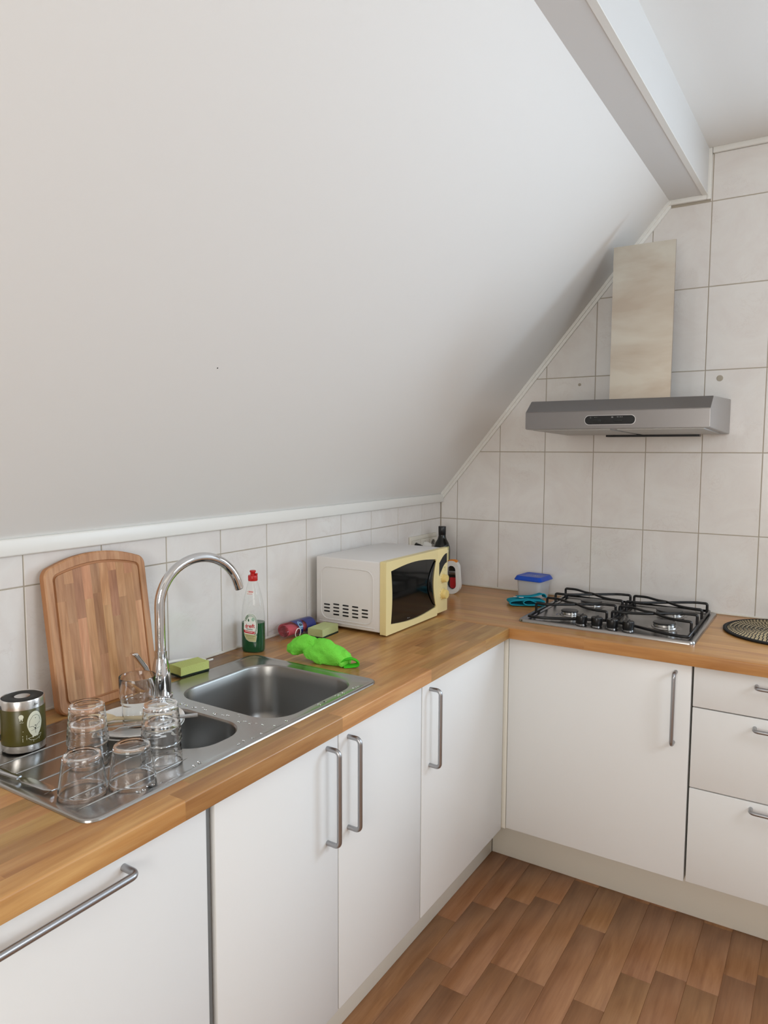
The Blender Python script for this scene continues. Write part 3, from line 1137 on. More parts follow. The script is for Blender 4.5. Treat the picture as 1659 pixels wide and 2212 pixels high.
# rim around the groove
G1, G2 = .0200, .0243
bm = bmesh.new()
ring_loops(bm, [(ol0, -.0042), (ol0, -.003), (board_outline(.003), 0), (board_outline(G1 - .0015), 0), (board_outline(G1), -.0042)])
rim = from_bm('rim', bm, 'board', cb, True, angle=40)
field = board_outline(G2)
random.seed(21)
sw = .0232
x = -BW / 2
si = 0
while x < BW / 2:
    y = -random.uniform(0, .2)
    while y < BH:
        L = random.uniform(.09, .26)
        p = clip(clip(clip(clip(field, -1, 0, -(x + .00005)), 1, 0, x + sw - .00005), 0, -1, -y), 0, 1, y + L)
        if parea(p) > 2e-5:
            prism('stave', p, XYZ, -.0043, 0, 'board', cb)
        y += L
    x += sw

# ------------------------------------------------------------------ dishes on the drainer
DK = ZC + .0050


def tumbler_profile(rb, rr, h, wall=.0020, base=.0045, ripple=0., n=26):
    out = [(0, 0), (rb - .006, 0.0), (rb - .003, .0002), (rb - .0006, .0022)]
    for k in range(1, n + 1):
        t = k / n
        r = rb + (rr - rb) * t ** .85
        if ripple and .2 < t < .93:
            r += ripple * math.sin((t - .2) / .73 * 2 * PI * 5)
        out.append((r, .003 + (h - .0045) * t))
    out.append((rr - wall * .5, h))
    for k in range(n, 0, -1):
        t = k / n
        r = rb + (rr - rb) * t ** .85 - wall
        if t * h > base + .003:
            out.append((r, .003 + (h - .0045) * t))
    out += [(rb - wall - .001, base + .0015), (rb - .008, base), (0, base - .0008)]
    return out


def flip(prof, h):
    return [(r, h - z) for r, z in prof]


def glass_obj(name, prof, loc, label, group=None, m='glass'):
    t = thing(name, loc, label, 'glass', group)
    lathe('glass_body', prof, m, t, 64, angle=70)
    return t


wide = flip(tumbler_profile(.0315, .0413, .067), .067)
glass_obj('drinking_glass', wide, (.4215, -2.1285, DK), 'short wide clear tumbler upside down, nearest the front left sink corner', 'upturned glasses on the drainer')
glass_obj('drinking_glass', wide, (.4605, -2.0545, DK), 'short wide clear tumbler upside down, between front-left tumbler and right-hand stack', 'upturned glasses on the drainer')
st = flip(tumbler_profile(.0315, .0385, .076, ripple=.00025), .076)
for (x, y, w) in ((.322, -2.047, 'left-hand'), (.437, -1.968, 'right-hand')):
    glass_obj('drinking_glass', st, (x, y, DK), 'clear ribbed glass upside down, lower one of the %s stack of two' % w, 'stacked glasses on the drainer')
    glass_obj('drinking_glass', st, (x, y, DK + .036), 'clear ribbed glass upside down, upper one of the %s stack of two' % w, 'stacked glasses on the drainer')
# plates
PX, PY = .280, -1.897
pp = [(0, .003), (.052, .003), (.055, 0), (.058, 0), (.06, .003), (.092, .013), (.0955, .0145), (.0945, .0165), (.062, .0068), (.056, .005), (0, .005)]
for k, lab in ((0, 'white china plate at the bottom of the drainer plate pile'), (1, 'white china plate on top of the pile, under the tall glass')):
    t = thing('plate', (PX + .002 * k, PY - .001 * k, DK + .0085 * k), lab, 'plate', 'plates on the drainer')
    lathe('plate_body', pp, 'china', t, 72, angle=40)
PZ = DK + .0085 + .0052
outer_ = [(.0315, .006), (.0322, .030), (.0325, .045), (.0335, .0485), (.0360, .0515), (.0370, .055), (.0373, .080), (.0376, .103)]
tall = [(0, 0), (.027, 0), (.0302, .0015)] + outer_ + [(.0370, .1045)] + [(r - .0015, z + (.0008 if z < .06 else 0)) for r, z in outer_[::-1]] + [(.028, .0045), (0, .0042)]
glass_obj('drinking_glass', tall, (PX + .002, PY - .001, PZ), 'tall clear stepped glass standing upright on the plates', None, 'thin_glass')


# cutlery
def bar_piece(name, pts, w, th, m, parent, wfun=None):
    """flat strip following pts with width w across (horizontal) and thickness th"""
    pts = [Vector(p) for p in pts]
    bm = bmesh.new()
    rings = []
    n = len(pts)
    for i, p in enumerate(pts):
        t = (pts[min(i + 1, n - 1)] - pts[max(i - 1, 0)]).normalized()
        s = t.cross(Vector((0, 0, 1))).normalized()
        nn = s.cross(t)
        ww = (wfun(i / (n - 1)) if wfun else w) / 2
        rings.append([bm.verts.new(p + s * a * ww + nn * b * th / 2) for a, b in ((-1, -.6), (-.7, -1), (.7, -1), (1, -.6), (1, .6), (.7, 1), (-.7, 1), (-1, .6))])
    for a, b in zip(rings, rings[1:]):
        for k in range(8):
            bm.faces.new((a[k], a[(k + 1) % 8], b[(k + 1) % 8], b[k]))
    bm.faces.new(rings[0][::-1]); bm.faces.new(rings[-1])
    return from_bm(name, bm, m, parent, True, angle=50)


def seg_pts(a, b, n=14, sag=0.):
    a, b = Vector(a), Vector(b)
    return [a + (b - a) * (k / n) + Vector((0, 0, sag * math.sin(PI * k / n))) for k in range(n + 1)]


def cutlery(name, a, b, label, kind, m='steel_d'):
    a, b = Vector(a), Vector(b)
    t = thing(name, a, label, 'cutlery', 'cutlery drying by the sink')
    L = b - a
    if kind == 'knife':
        bar_piece('handle', seg_pts((0, 0, 0), L * .45), .014, .005, m, t, lambda s: .010 + .005 * (1 - s))
        bar_piece('blade', seg_pts(L * .45, L), .018, .0016, m, t, lambda s: .006 + .013 * min(1, s * 5) * (1 if s < .85 else (1 - s) / .15 * .9 + .1))
    elif kind == 'fork':
        bar_piece('handle', seg_pts((0, 0, 0), L * .68, sag=.002), .012, .003, m, t, lambda s: .012 - .007 * s)
        bar_piece('head', seg_pts(L * .68, L * .84, sag=-.002), .02, .0022, m, t, lambda s: .005 + .017 * min(1, s * 1.6))
        d = L.normalized()
        sd = d.cross(Vector((0, 0, 1))).normalized()
        for j in (-1.5, -.5, .5, 1.5):
            bar_piece('tine', seg_pts(L * .835 + sd * j * .0055, L + sd * j * .005, 6, .002), .003, .002, m, t)
    else:
        bar_piece('handle', seg_pts((0, 0, 0), L * .72), .012, .006, m, t, lambda s: .014 - .004 * s)
        bm = bmesh.new()
        bm_lathe(bm, [(0, -.003), (.012, -.0025), (.0185, .002), (.0195, .0055), (.0185, .006), (.012, .0025), (0, .0015)], 28, 0, 0, 1.45, 1)
        rot = Matrix.Translation(L * .86) @ Matrix.Rotation(math.atan2(L.y, L.x), 4, 'Z') @ Matrix.Rotation(math.radians(-8), 4, 'Y')
        bmesh.ops.transform(bm, matrix=rot, verts=bm.verts[:])
        from_bm('spoon_bowl', bm, m, t, True)
    return t


zr_ = DK + .0085 + .0200
cutlery('table_knife', (.384, -1.826, zr_ + .0025), (.245, -1.985, zr_ - .0005), 'steel table knife across the plates, handle end over the small bowl', 'knife')
cutlery('table_fork', (.365, -1.872, zr_ - .0005), (.268, -1.999, zr_ + .001), 'steel fork lying across the front of the plates', 'fork')
cutlery('wooden_spoon', (.352, -1.862, zr_ + .0035), (.217, -1.968, zr_ + .0035), 'pale wooden spoon resting on the plate rim', 'spoon', 'woodspoon')
cutlery('table_knife', (.215, -2.172, DK + .0045), (.384, -2.160, DK + .0025), 'dark steel knife lying at the left end of the drainer', 'knife')

# ------------------------------------------------------------------ travel mug
MR = .0412
mg = thing('travel_mug', (.158, -2.077, DK), 'olive green insulated mug with steel rims and black lid', 'mug')
lathe('body', [(MR - .002, .0145), (MR, .0155), (MR, .0850), (MR - .0005, .0858)], 'olive', mg, 64)
lathe('base_ring', [(MR - .006, 0), (MR - .001, .0008), (MR - .0002, .003), (MR - .0002, .0145), (MR - .003, .0152)], 'mugsteel', mg, 64)
lathe('rim', [(MR - .003, .0855), (MR - .0002, .086), (MR - .0006, .101), (MR - .0016, .1035), (MR - .0028, .1035), (MR - .0038, .1015)], 'mugsteel', mg, 64, cap1=False)
ld = lathe('lid', [(MR - .004, .1), (MR - .004, .1025), (MR - .006, .1035), (.017, .1035), (.0155, .1025), (0, .1025)], 'rubber', mg, 64)
lathe('slider', [(.0, .1026), (.0142, .1026), (.0146, .1034), (.012, .1044), (0, .1044)], 'mugsteel', ld, 40)
ca = math.atan2(CAM.y + 2.077, CAM.x - .158)


def mugfn(lift):
    return lambda s, z: ((MR + lift) * math.cos(ca0 + s / MR), (MR + lift) * math.sin(ca0 + s / MR), z)


ca0 = ca
# handle on the side away from the drawing
ha = ca - 1.75
hd = Vector((math.cos(ha), math.sin(ha), 0))
hp = [hd * (MR - .001) + Vector((0, 0, .078)), hd * (MR + .022) + Vector((0, 0, .080)), hd * (MR + .032) + Vector((0, 0, .070)), hd * (MR + .033) + Vector((0, 0, .045)), hd * (MR + .026) + Vector((0, 0, .026)), hd * (MR - .001) + Vector((0, 0, .022))]
tube('handle', hp, .007, 'navy', mg, 12, rfun=lambda t: (.0085, .0055))
S = .026 / 26
egg = []
for k in range(40):
    a = 2 * PI * k / 40
    r = 1.0 + .0 * math.cos(a)
    x = .0152 * math.cos(a) * (1 - .22 * (-math.sin(a) if math.sin(a) < 0 else 0))
    egg.append((x, .0255 * math.sin(a)))
EX, EZ = .0215, .0555
E_ = [(EX + p[0], EZ + p[1]) for p in egg]
decal_poly('print', [E_, [(EX - .006, EZ - .0185), (EX - .003, EZ - .021), (EX - .0035, EZ - .0265), (EX - .006, EZ - .0265)], [(EX + .003, EZ - .021), (EX + .006, EZ - .0185), (EX + .0055, EZ - .0255), (EX + .0035, EZ - .0255)],
                     ell(-.0035, .0735, .0045, .0048, 16), [(-.0068, .072), (-.0042, .070), (-.0048, .0655), (-.0062, .0655)], [(-.0028, .070), (-.0002, .072), (-.001, .0655), (-.0024, .0655)]], mugfn(.00025), 'cream', mg, .002)
lines = stroke([(EX - .012, EZ - .003), (EX - .0095, EZ + .009), (EX - .004, EZ + .0165), (EX + .003, EZ + .018), (EX + .009, EZ + .013), (EX + .0115, EZ + .004)], .0006)
lines += stroke([(EX - .012, EZ - .004), (EX - .004, EZ - .0045), (EX, EZ - .010), (EX + .004, EZ - .003), (EX + .0105, EZ + .0015)], .0007)
lines += stroke([(EX - .008, EZ - .0125), (EX + .0095, EZ - .0095)], .0005) + stroke([(EX, EZ - .0085), (EX + .0008, EZ - .019)], .0006)
lines += [ell(EX + .0005, EZ - .0035, .0016, .001, 10), ell(EX + .001, EZ + .0115, .001, .0008, 8), ell(EX + .0003, EZ - .0095, .0012, .0026, 10)]
decal_poly('print_lines', lines, mugfn(.0004), 'print_dark', mg, .002)
cl = stroke([(EX - .014, EZ - .0265), (EX + .013, EZ - .0225), (EX + .0095, EZ - .0285), (EX + .001, EZ - .032), (EX - .009, EZ - .0305), (EX - .014, EZ - .0265)], .0006)
cl += stroke([(EX - .004, EZ - .032), (EX - .004, EZ - .0355)], .0006) + stroke([(EX + .008, EZ - .029), (EX + .008, EZ - .033)], .0006)
cl += stroke([(-.002, .031), (-.002, .0235)], .0006) + stroke([(.005, .032), (.005, .0265)], .0006) + [ell(-.002, .0345, .0009, .0009, 8), ell(.005, .0345, .0008, .0008, 8), ell(-.001, .044, .0007, .0007, 8)]
cl += stroke([(-.006, .0622), (-.003, .0628), (-.001, .0618), (.0005, .0626)], .0006)
decal_poly('print_fine', cl, mugfn(.0003), 'cream', mg, .002)
decal_poly('print_rim', stroke([(.021, .0915), (.0225, .0965), (.0235, .0925), (.0255, .0945), (.0275, .0928), (.029, .0942)], .0006), mugfn(.0003), 'print_dark', mg, .002)

# ------------------------------------------------------------------ dish soap bottle
BCX, BCY = .060, -1.301
na = math.radians(-66)                      # direction the label faces
sb = thing('dish_soap_bottle', (BCX, BCY, ZC + .0004), 'clear dish soap bottle with red cap, half full of green liquid', 'bottle')
sb.rotation_euler = (0, 0, na)              # local x = label normal, local y = sideways


def sec(z):
    """half width (sideways) and half depth at height z"""
    pts = [(0, .0315, .0230), (.003, .0340, .0250), (.02, .0350, .0258), (.07, .0350, .0258), (.11, .0340, .0255), (.14, .0305, .0240), (.17, .0245, .0205), (.195, .0178, .0160), (.207, .0140, .0135), (.211, .0125, .0125), (.219, .0125, .0125)]
    for (z0, a0, b0_), (z1, a1, b1) in zip(pts, pts[1:]):
        if z <= z1:
            t = (z - z0) / (z1 - z0)
            return a0 + (a1 - a0) * t, b0_ + (b1 - b0_) * t
    return pts[-1][1:]


def bottle_shell(name, z0, z1, shrink, m, parent, n=40, seg=48, caps=True):
    bm = bmesh.new()
    rings = []
    for i in range(n + 1):
        z = z0 + (z1 - z0) * i / n
        a, b = sec(z)
        a -= shrink; b -= shrink
        ring = []
        for k in range(seg):
            t = 2 * PI * k / seg
            c, s = math.cos(t), math.sin(t)
            e = .8
            ring.append(bm.verts.new((b * abs(c) ** e * (1 if c >= 0 else -1), a * abs(s) ** e * (1 if s >= 0 else -1), z)))
        rings.append(ring)
    for p, q in zip(rings, rings[1:]):
        for k in range(seg):
            bm.faces.new((p[k], p[(k + 1) % seg], q[(k + 1) % seg], q[k]))
    bm.faces.new(rings[0][::-1])
    if caps:
        bm.faces.new(rings[-1])
    return from_bm(name, bm, m, parent, True, angle=50)


bottle_shell('bottle_body', 0, .219, 0, 'pet', sb)
bottle_shell('liquid', .0012, .088, .0009, 'liquid', sb, 20)
cap = lathe('cap', [(.0135, .212), (.0142, .213), (.0142, .226), (.013, .2285), (.0075, .229), (.0072, .236), (.0092, .2385), (.0092, .2415), (.0078, .243), (0, .2432)], 'red', sb, 36)
box('cap_hinge', -.004, .004, .0085, .0142, .2285, .2345, 'red', cap, bev=.001)


def lblfn(lift):
    def f(s, z):
        a, b = sec(z)
        t = s / a * 1.0
        c, sn = math.cos(t), math.sin(t)
        e = .8
        return ((b + lift) * abs(c) ** e, (a + lift) * abs(sn) ** e * (1 if sn >= 0 else -1), z)
    return f


LS = .0022
lab = [(-.019, .058), (-.017, .050), (-.011, .0405), (-.003, .0345), (.006, .0330), (.013, .0335), (.016, .050), (.0185, .066), (.0195, .085), (.017, .102), (.011, .113), (.002, .1185), (-.008, .116), (-.0155, .106), (-.0195, .090), (-.0205, .072)]
lb = decal_poly('label', [lab], lblfn(.0003), 'label_w', sb, LS)
# striped green arcs around the white drop
arcs = []
for j, rr in enumerate((.0178, .0160, .0142)):
    pts = [(.0005 + rr * math.cos(math.radians(a)) * 1.0, .083 + rr * 1.85 * math.sin(math.radians(a))) for a in range(-48, 150, 8)]
    arcs += stroke(pts, .0009)
for j in range(5):
    arcs += stroke([(-.0165 + j * .0022, .098 + j * .0034), (-.0105 + j * .002, .0955 + j * .0040)], .0016)
for j in range(4):
    arcs += stroke([(.0075 + j * .0026, .0520), (.0100 + j * .0024, .0585)], .0012)
decal_poly('label_stripes', arcs, lblfn(.00045), 'green_ink', lb, LS)
decal_poly('label_leaf', [[(-.0045, .094), (-.0058, .0985), (-.0040, .104), (-.0022, .0985), (-.0025, .094)]], lblfn(.0005), 'green_ink', lb, LS)
decal_poly('label_badge', [ell(.0055, .1005, .0042, .0060, 20)], lblfn(.0005), 'mint', lb, LS)
decal_poly('label_badge_ring', stroke(ell(.0055, .1005, .0022, .0033, 8) + [(.0077, .1005)], .0008), lblfn(.0006), 'green_ink', lb, LS)
decal_text('label_name', 'dreft', .0165, lblfn(.0006), 'red_ink', lb, .74, -.0025, .0805, bold=.00035)
decal_poly('label_small_text', stroke([(-.010, .0722), (-.004, .0712)], .0015) + stroke([(-.003, .0710), (.004, .0700)], .0015), lblfn(.0006), 'print_dark', lb, LS)
decal_poly('label_band', [[(-.0196, .0695), (.0105, .0635), (.0125, .0595), (.0095, .0565), (-.0188, .0610)]], lblfn(.0006), 'red_ink', lb, LS)
decal_poly('label_band_text', stroke([(-.0145, .0655), (-.0075, .0641)], .0017) + stroke([(-.0065, .0639), (.0035, .0619)], .0017) + stroke(ell(.0085, .0600, .0015, .0022, 8) + [(.0100, .0600)], .0006), lblfn(.0008), 'label_w', lb, LS)
decal_poly('label_foot', [[(-.0180, .0585), (.0148, .0535), (.0128, .0342), (.006, .0338), (-.003, .0352), (-.0108, .0412), (-.0162, .0500)]], lblfn(.0006), 'label_k', lb, LS)
decal_poly('label_foot_text', stroke([(-.012, .0535), (.010, .0500)], .0013) + stroke([(-.010, .0490), (.006, .0470)], .0011) + stroke([(-.006, .0440), (.009, .0425)], .0011), lblfn(.0008), 'olive_txt', lb, LS)
nl = decal_poly('neck_label', [ell(-.004, .180, .0105, .0066, 26)], lblfn(.0003), 'label_w', sb, LS)
decal_text('neck_text', 'X', .0062, lblfn(.0006), 'red_ink', nl, .7, -.0095, .1815)
decal_poly('neck_lines', stroke([(-.0055, .1835), (.0045, .1825)], .0016) + stroke([(-.0055, .1805), (.0045, .1795)], .0016) + stroke([(-.010, .1755), (.0025, .1752)], .0011), lblfn(.0006), 'red_ink', nl, LS)


# ------------------------------------------------------------------ sponges and brush
def sponge(loc, rz, sx, sy, sz, pad, foam, label, grip=False):
    t = thing('sponge', loc, label, 'sponge', None, rz)
    bm = bmesh.new()
    bm_box(bm, -sx / 2, sx / 2, -sy / 2, sy / 2, pad, sz)
    bmesh.ops.subdivide_edges(bm, edges=bm.edges[:], cuts=5, use_grid_fill=True)
    for v in bm.verts:
        if grip and abs(v.co.y) > sy / 2 - 1e-5:
            v.co.y *= 1 - .05 * math.cos(v.co.x / sx * PI)
        v.co += Vector((noise.noise(v.co * 60), noise.noise(v.co * 60 + Vector((5, 0, 0))), noise.noise(v.co * 60 + Vector((0, 9, 0))))) * .0006
    from_bm('foam', bm, foam, t, True, angle=50)
    box('scouring_pad', -sx / 2 - .0006, sx / 2 + .0006, -sy / 2 - .0006, sy / 2 + .0006, 0, pad, 'scour', t, bev=.0012)
    return t


sponge((.1225, -1.040, ZC + .0003), math.radians(4), .055, .095, .030, .006, 'foam', 'thick pale green sponge with dark pad beside the microwave')
sponge((.072, -1.563, ZC + .0055), math.radians(-7), .05, .090, .027, .005, 'foam2', 'yellow-green sponge lying behind the sink by the tap', True)
br = thing('dish_brush', (.020, -1.600, ZC + .03), 'white plastic dish brush lying behind the yellow-green sponge', 'brush')
hk = [(-.006, -.03, .002), (.004, .02, .001), (.011, .05, -.001), (.022, .088, -.006), (.036, .110, -.013)]
tube('handle', hk, .005, 'white_pl', br, 12, rfun=lambda t: (.0065 - .002 * t, .0045))
loop = [(.040 + .009 * math.sin(2 * PI * k / 20), .1195 - .0095 * math.cos(2 * PI * k / 20), -.014 + .003 * math.sin(2 * PI * k / 20)) for k in range(20)]
tube('hook', loop, .0026, 'white_pl', br, 10, True)
bh = box('head', -.012, .008, -.072, -.028, -.006, .006, 'white_pl', br, bev=.003)
bmb = bmesh.new()
for i in range(5):
    for j in range(8):
        bm_tube(bmb, [(-.010 + i * .004, -.069 + j * .005, -.0055), (-.011 + i * .0045, -.0695 + j * .0051, -.0295)], .0009, 5)
tag(from_bm('bristles', bmb, 'white_pl', bh), kind='stuff')

# ------------------------------------------------------------------ packaged pink cloth
pk = thing('cloth_pack', (.050, -1.092, ZC + .001), 'rolled pink cloths in clear film with a dark blue 66 label', 'cloth pack')
pk.rotation_euler = (0, 0, math.radians(86))     # local x along the roll, local -y faces the room
bm = bmesh.new()
turns, n = 3.2, 84
PRY, PRZ = .0285, .0232                          # roll half width and half height
rings = []
for xx in [-.055 + .12 * k / 12 for k in range(13)]:
    ring = []
    for k in range(n + 1):
        t = k / n
        a = t * turns * 2 * PI
        r = .17 + .79 * t
        wob = 1 + .03 * math.sin(xx * 120 + a)
        ring.append(bm.verts.new((xx, PRY * r * math.cos(a) * wob, PRZ + .0008 + PRZ * r * math.sin(a))))
    rings.append(ring)
for p, q in zip(rings, rings[1:]):
    for k in range(n):
        bm.faces.new((p[k], p[k + 1], q[k + 1], q[k]))
bmesh.ops.solidify(bm, geom=bm.faces[:], thickness=.0026)
from_bm('cloth_roll', bm, 'pink', pk, True, angle=60)
wrap = lambda s, w, lift=0.: (s, -(PRY + .0015 + lift) * math.cos(w / .026), PRZ + .0008 + (PRZ + .0012 + lift) * math.sin(w / .026))
bm = bmesh.new()
for xa, xb in (((lambda w: -.018 + .006 * math.cos(w / .013)), (lambda w: .010 - .006 * math.cos(w / .013))), ((lambda w: .020 + .004 * math.sin(w / .01)), (lambda w: .0665))):
    vs = []
    for k in range(25):
        w = -.018 + .075 * k / 24
        vs.append((bm.verts.new(wrap(xa(w), w)), bm.verts.new(wrap(xb(w), w))))
    for p, q in zip(vs, vs[1:]):
        bm.faces.new((p[0], p[1], q[1], q[0]))
bl = from_bm('paper_label', bm, 'blue_lbl', pk, True)
pf = lambda lift: (lambda s, w: wrap(s, w, lift))
pg_ = lambda lift: (lambda w, s: wrap(s, w, lift))
decal_poly('label_oval', [ell(.015, -.004, .0150, .0095, 24)], pg_(.0006), 'lightblue', bl, .002)
decal_text('label_number', '66', .0145, pf(.0017), 'print_dark', bl, .95, -.004, .016, bold=.0004)
decal_poly('label_lines', stroke([(.005, -.010), (.005, .002)], .0016) + stroke([(.0255, -.009), (.0255, .001)], .0016), pg_(.0012), 'blue_lbl', bl, .003)
# crumpled film: loose gathered end in front of the roll, snug sleeve over it
bm = bmesh.new()
nx, na_ = 26, 30
grid = []
for i in range(nx + 1):
    xx = -.100 + .178 * i / nx
    row = []
    e = min(1., max(0., (xx + .100) / .045))
    for k in range(na_):
        a = 2 * PI * k / na_
        w = noise.noise(Vector((xx * 70, math.cos(a) * 2.4, math.sin(a) * 2.4)))
        loose = 1 - e
        ry = PRY + .0032 + .004 * loose
        rz = (PRZ + .0030) * (.45 + .55 * e)
        zc_ = (PRZ + .0008) * (.55 + .45 * e)
        amp = .0010 + .0085 * loose
        row.append(bm.verts.new((xx, (ry + amp * w) * math.cos(a), max(.0002, zc_ + (rz + amp * 1.3 * w) * math.sin(a)))))
    grid.append(row)
for p, q in zip(grid, grid[1:]):
    for k in range(na_):
        bm.faces.new((p[k], p[(k + 1) % na_], q[(k + 1) % na_], q[k]))
from_bm('film_bag', bm, 'film', pk, False)
tube('hang_loop', [(-.026 + .012 * math.cos(t), -PRY - .0065 - .002 * math.sin(t), .0175 + .015 * math.sin(t)) for t in [PI * 1.25 - PI * 1.5 * k / 18 for k in range(19)]], .0013, 'white_pl', pk, 8)


# ------------------------------------------------------------------ lime green cloth
def lumpy(name, path, radii, m, parent, ground, n=70, seg=56, amp=.004, seed=0., flat=.0):
    path = [Vector(p) for p in path]

    def cr(arr, t):
        k = t * (len(arr) - 1)
        i = min(int(k), len(arr) - 2)
        f = k - i
        p0, p1, p2, p3 = arr[max(i - 1, 0)], arr[i], arr[i + 1], arr[min(i + 2, len(arr) - 1)]
        return .5 * ((2 * p1) + (p2 - p0) * f + (2 * p0 - 5 * p1 + 4 * p2 - p3) * f * f + (3 * p1 - p0 - 3 * p2 + p3) * f ** 3)
    bm = bmesh.new()
    rings = []
    for i in range(n + 1):
        t = i / n
        c = cr(path, t)
        tn = (cr(path, min(1, t + .01)) - cr(path, max(0, t - .01))).normalized()
        s = tn.cross(Vector((0, 0, 1))).normalized()
        u = s.cross(tn)
        rw, rh = cr([r[0] for r in radii], t), cr([r[1] for r in radii], t)
        cap = min(1., (t / .06)) ** .5 if t < .06 else (min(1., (1 - t) / .05) ** .5 if t > .95 else 1.)
        ring = []
        for k in range(seg):
            a = 2 * PI * k / seg
            v = Vector((t * 5, math.cos(a) * 1.3, math.sin(a) * 1.3 + seed))
            d = amp * noise.noise(v * 1.3) * 1.6 + amp * .6 * noise.noise(v * 3.1)
            # soft folds twisting round the body
            d += amp * .7 * math.sin(3 * a + 9 * t + 2 * noise.noise(v))
            p = c + s * ((rw * cap + d) * math.cos(a)) + u * ((rh * cap + d) * math.sin(a))
            if p.z < ground:
                p.z = ground
            ring.append(bm.verts.new(p))
        rings.append(ring)
    for p, q in zip(rings, rings[1:]):
        for k in range(seg):
            bm.faces.new((p[k], p[(k + 1) % seg], q[(k + 1) % seg], q[k]))
    bm.faces.new(rings[0][::-1]); bm.faces.new(rings[-1])
    return from_bm(name, bm, m, parent, True)


gc0 = Vector((.30, -1.29, ZC + .0004))
gc = thing('cleaning_cloth', gc0, 'crumpled lime green towelling cloth beside the sink', 'cloth')
L_ = lambda x, y, z: Vector((x, y, z)) - gc0
lumpy('cloth_body', [L_(.262, -1.300, ZC + .016), L_(.272, -1.296, ZC + .026), L_(.290, -1.288, ZC + .030), L_(.315, -1.282, ZC + .031), L_(.345, -1.278, ZC + .025), L_(.372, -1.277, ZC + .018), L_(.390, -1.277, ZC + .012)],
      [(.016, .018), (.026, .028), (.032, .036), (.033, .035), (.032, .030), (.029, .024), (.020, .015)], 'lime', gc, 0, amp=.0035)
lumpy('cloth_fold', [L_(.285, -1.286, ZC + .040), L_(.270, -1.288, ZC + .048), L_(.250, -1.292, ZC + .048), L_(.228, -1.297, ZC + .040), L_(.212, -1.301, ZC + .026), L_(.206, -1.303, ZC + .016)],
      [(.022, .016), (.026, .021), (.027, .024), (.026, .024), (.021, .020), (.010, .010)], 'lime', gc, 0, amp=.0025, seed=4.)
hem = [L_(.372, -1.296, ZC + .012), L_(.386, -1.290, ZC + .022), L_(.402, -1.279, ZC + .025), L_(.413, -1.268, ZC + .017), L_(.412, -1.266, ZC + .007), L_(.400, -1.278, ZC + .0045), L_(.384, -1.292, ZC + .004)]
tube('hem_loop', smoothpath(hem, 6), .004, 'lime_hem', gc, 10, rfun=lambda t: (.009, .0035))

# ------------------------------------------------------------------ microwave
MX0, MXB, MX1 = .029, .287, .309
MY0, MY1 = -.957, -.529
MZ0, MZ1 = ZC + .010, 1.166
mb = (.17, -.745, ZC)
mw = thing('microwave', mb, 'white microwave oven with a yellowed front and black door', 'microwave')
O = lambda x, y, z: (x - mb[0], y - mb[1], z - mb[2])
box('housing', MX0, MXB, MY0 + .001, MY1 - .001, MZ0, MZ1, 'mw_white', mw, bev=.005, seg=3, off=mb)
for xx in (MX0 + .04, MXB - .03):
    for yy in (MY0 + .05, MY1 - .05):
        lathe('foot', [(.011, 0), (.012, .002), (.012, .0105)], 'black', mw, 20, xx - mb[0], yy - mb[1])
# pressed outline and vents on the left side (plane y = MY0)
sidefn = lambda lift: (lambda a, b, d: (a - mb[0], MY0 + .001 - lift - d - mb[1], b - mb[2]))
pan = rrect(MX0 + .022, MXB - .026, MZ0 + .022, MZ1 - .032, .03, 8)
ptp = [(a - mb[0], MY0 + .0006 - mb[1], b - mb[2]) for a, b in pan]
tube('pressed_bead', ptp, .0016, 'mw_white', mw, 8, True)
tube('pressed_bead', [(MX0 + .015 - mb[0], MY0 + .0006 - mb[1], MZ0 + .012 - mb[2]), (MXB - .02 - mb[0], MY0 + .0006 - mb[1], MZ0 + .012 - mb[2])], .0015, 'mw_white', mw, 8)
for ci, nrow in enumerate((3, 4, 4, 4, 3)):
    for rj in range(nrow):
        x0 = MX0 + .034 + ci * .0385
        z0 = MZ0 + .068 - rj * .0115 + (.0 if nrow == 3 and ci == 0 else (.004 if ci < 4 else -.002))
        prism('vent', rrect(x0, x0 + .0245, z0, z0 + .0048, .0022, 3), sidefn(0), -.0004, .0008, 'black', mw)
# front: door frame with a bowed window and a control panel
fnF = lambda a, b, d: (MXB + d - mb[0], a - mb[1], b - mb[2])
FZ0, FZ1 = ZC + .004, 1.168
DYR = MY1 - .078                                   # door / panel split


def bow_window():
    yL, yR, zB, zT = MY0 + .030, DYR - .012, FZ0 + .030, FZ1 - .030
    out = []
    for k in range(13):
        t = k / 12
        out.append((yL + (yR - yL) * t, zB - .012 * math.sin(PI * t) + .003))
    for k in range(1, 12):
        t = k / 12
        out.append((yR - .020 * math.sin(PI * t), zB + (zT - zB) * t))
    for k in range(13):
        t = k / 12
        out.append((yR - (yR - yL) * t, zT + .012 * math.sin(PI * t) - .003))
    for k in range(1, 12):
        t = k / 12
        out.append((yL + .008 * math.sin(PI * t), zT - (zT - zB) * t))
    return out


win = bow_window()


def frame_with_hole(name, outer, inner, fn, d0, d1, m, parent):
    bm = bmesh.new()
    for d in (d0, d1):
        A = [bm.verts.new(fn(p[0], p[1], d)) for p in outer]
        B = [bm.verts.new(fn(p[0], p[1], d)) for p in inner]
        ed = []
        for lp in (A, B):
            for i in range(len(lp)):
                ed.append(bm.edges.new((lp[i], lp[(i + 1) % len(lp)])))
        bmesh.ops.triangle_fill(bm, use_beauty=True, edges=ed)
        if d == d0:
            A0, B0 = A, B
    for a, b in ((A0, A), (B0, B)):
        n = len(a)
        for i in range(n):
            bm.faces.new((a[i], a[(i + 1) % n], b[(i + 1) % n], b[i]))
    return from_bm(name, bm, m, parent, True, angle=30)


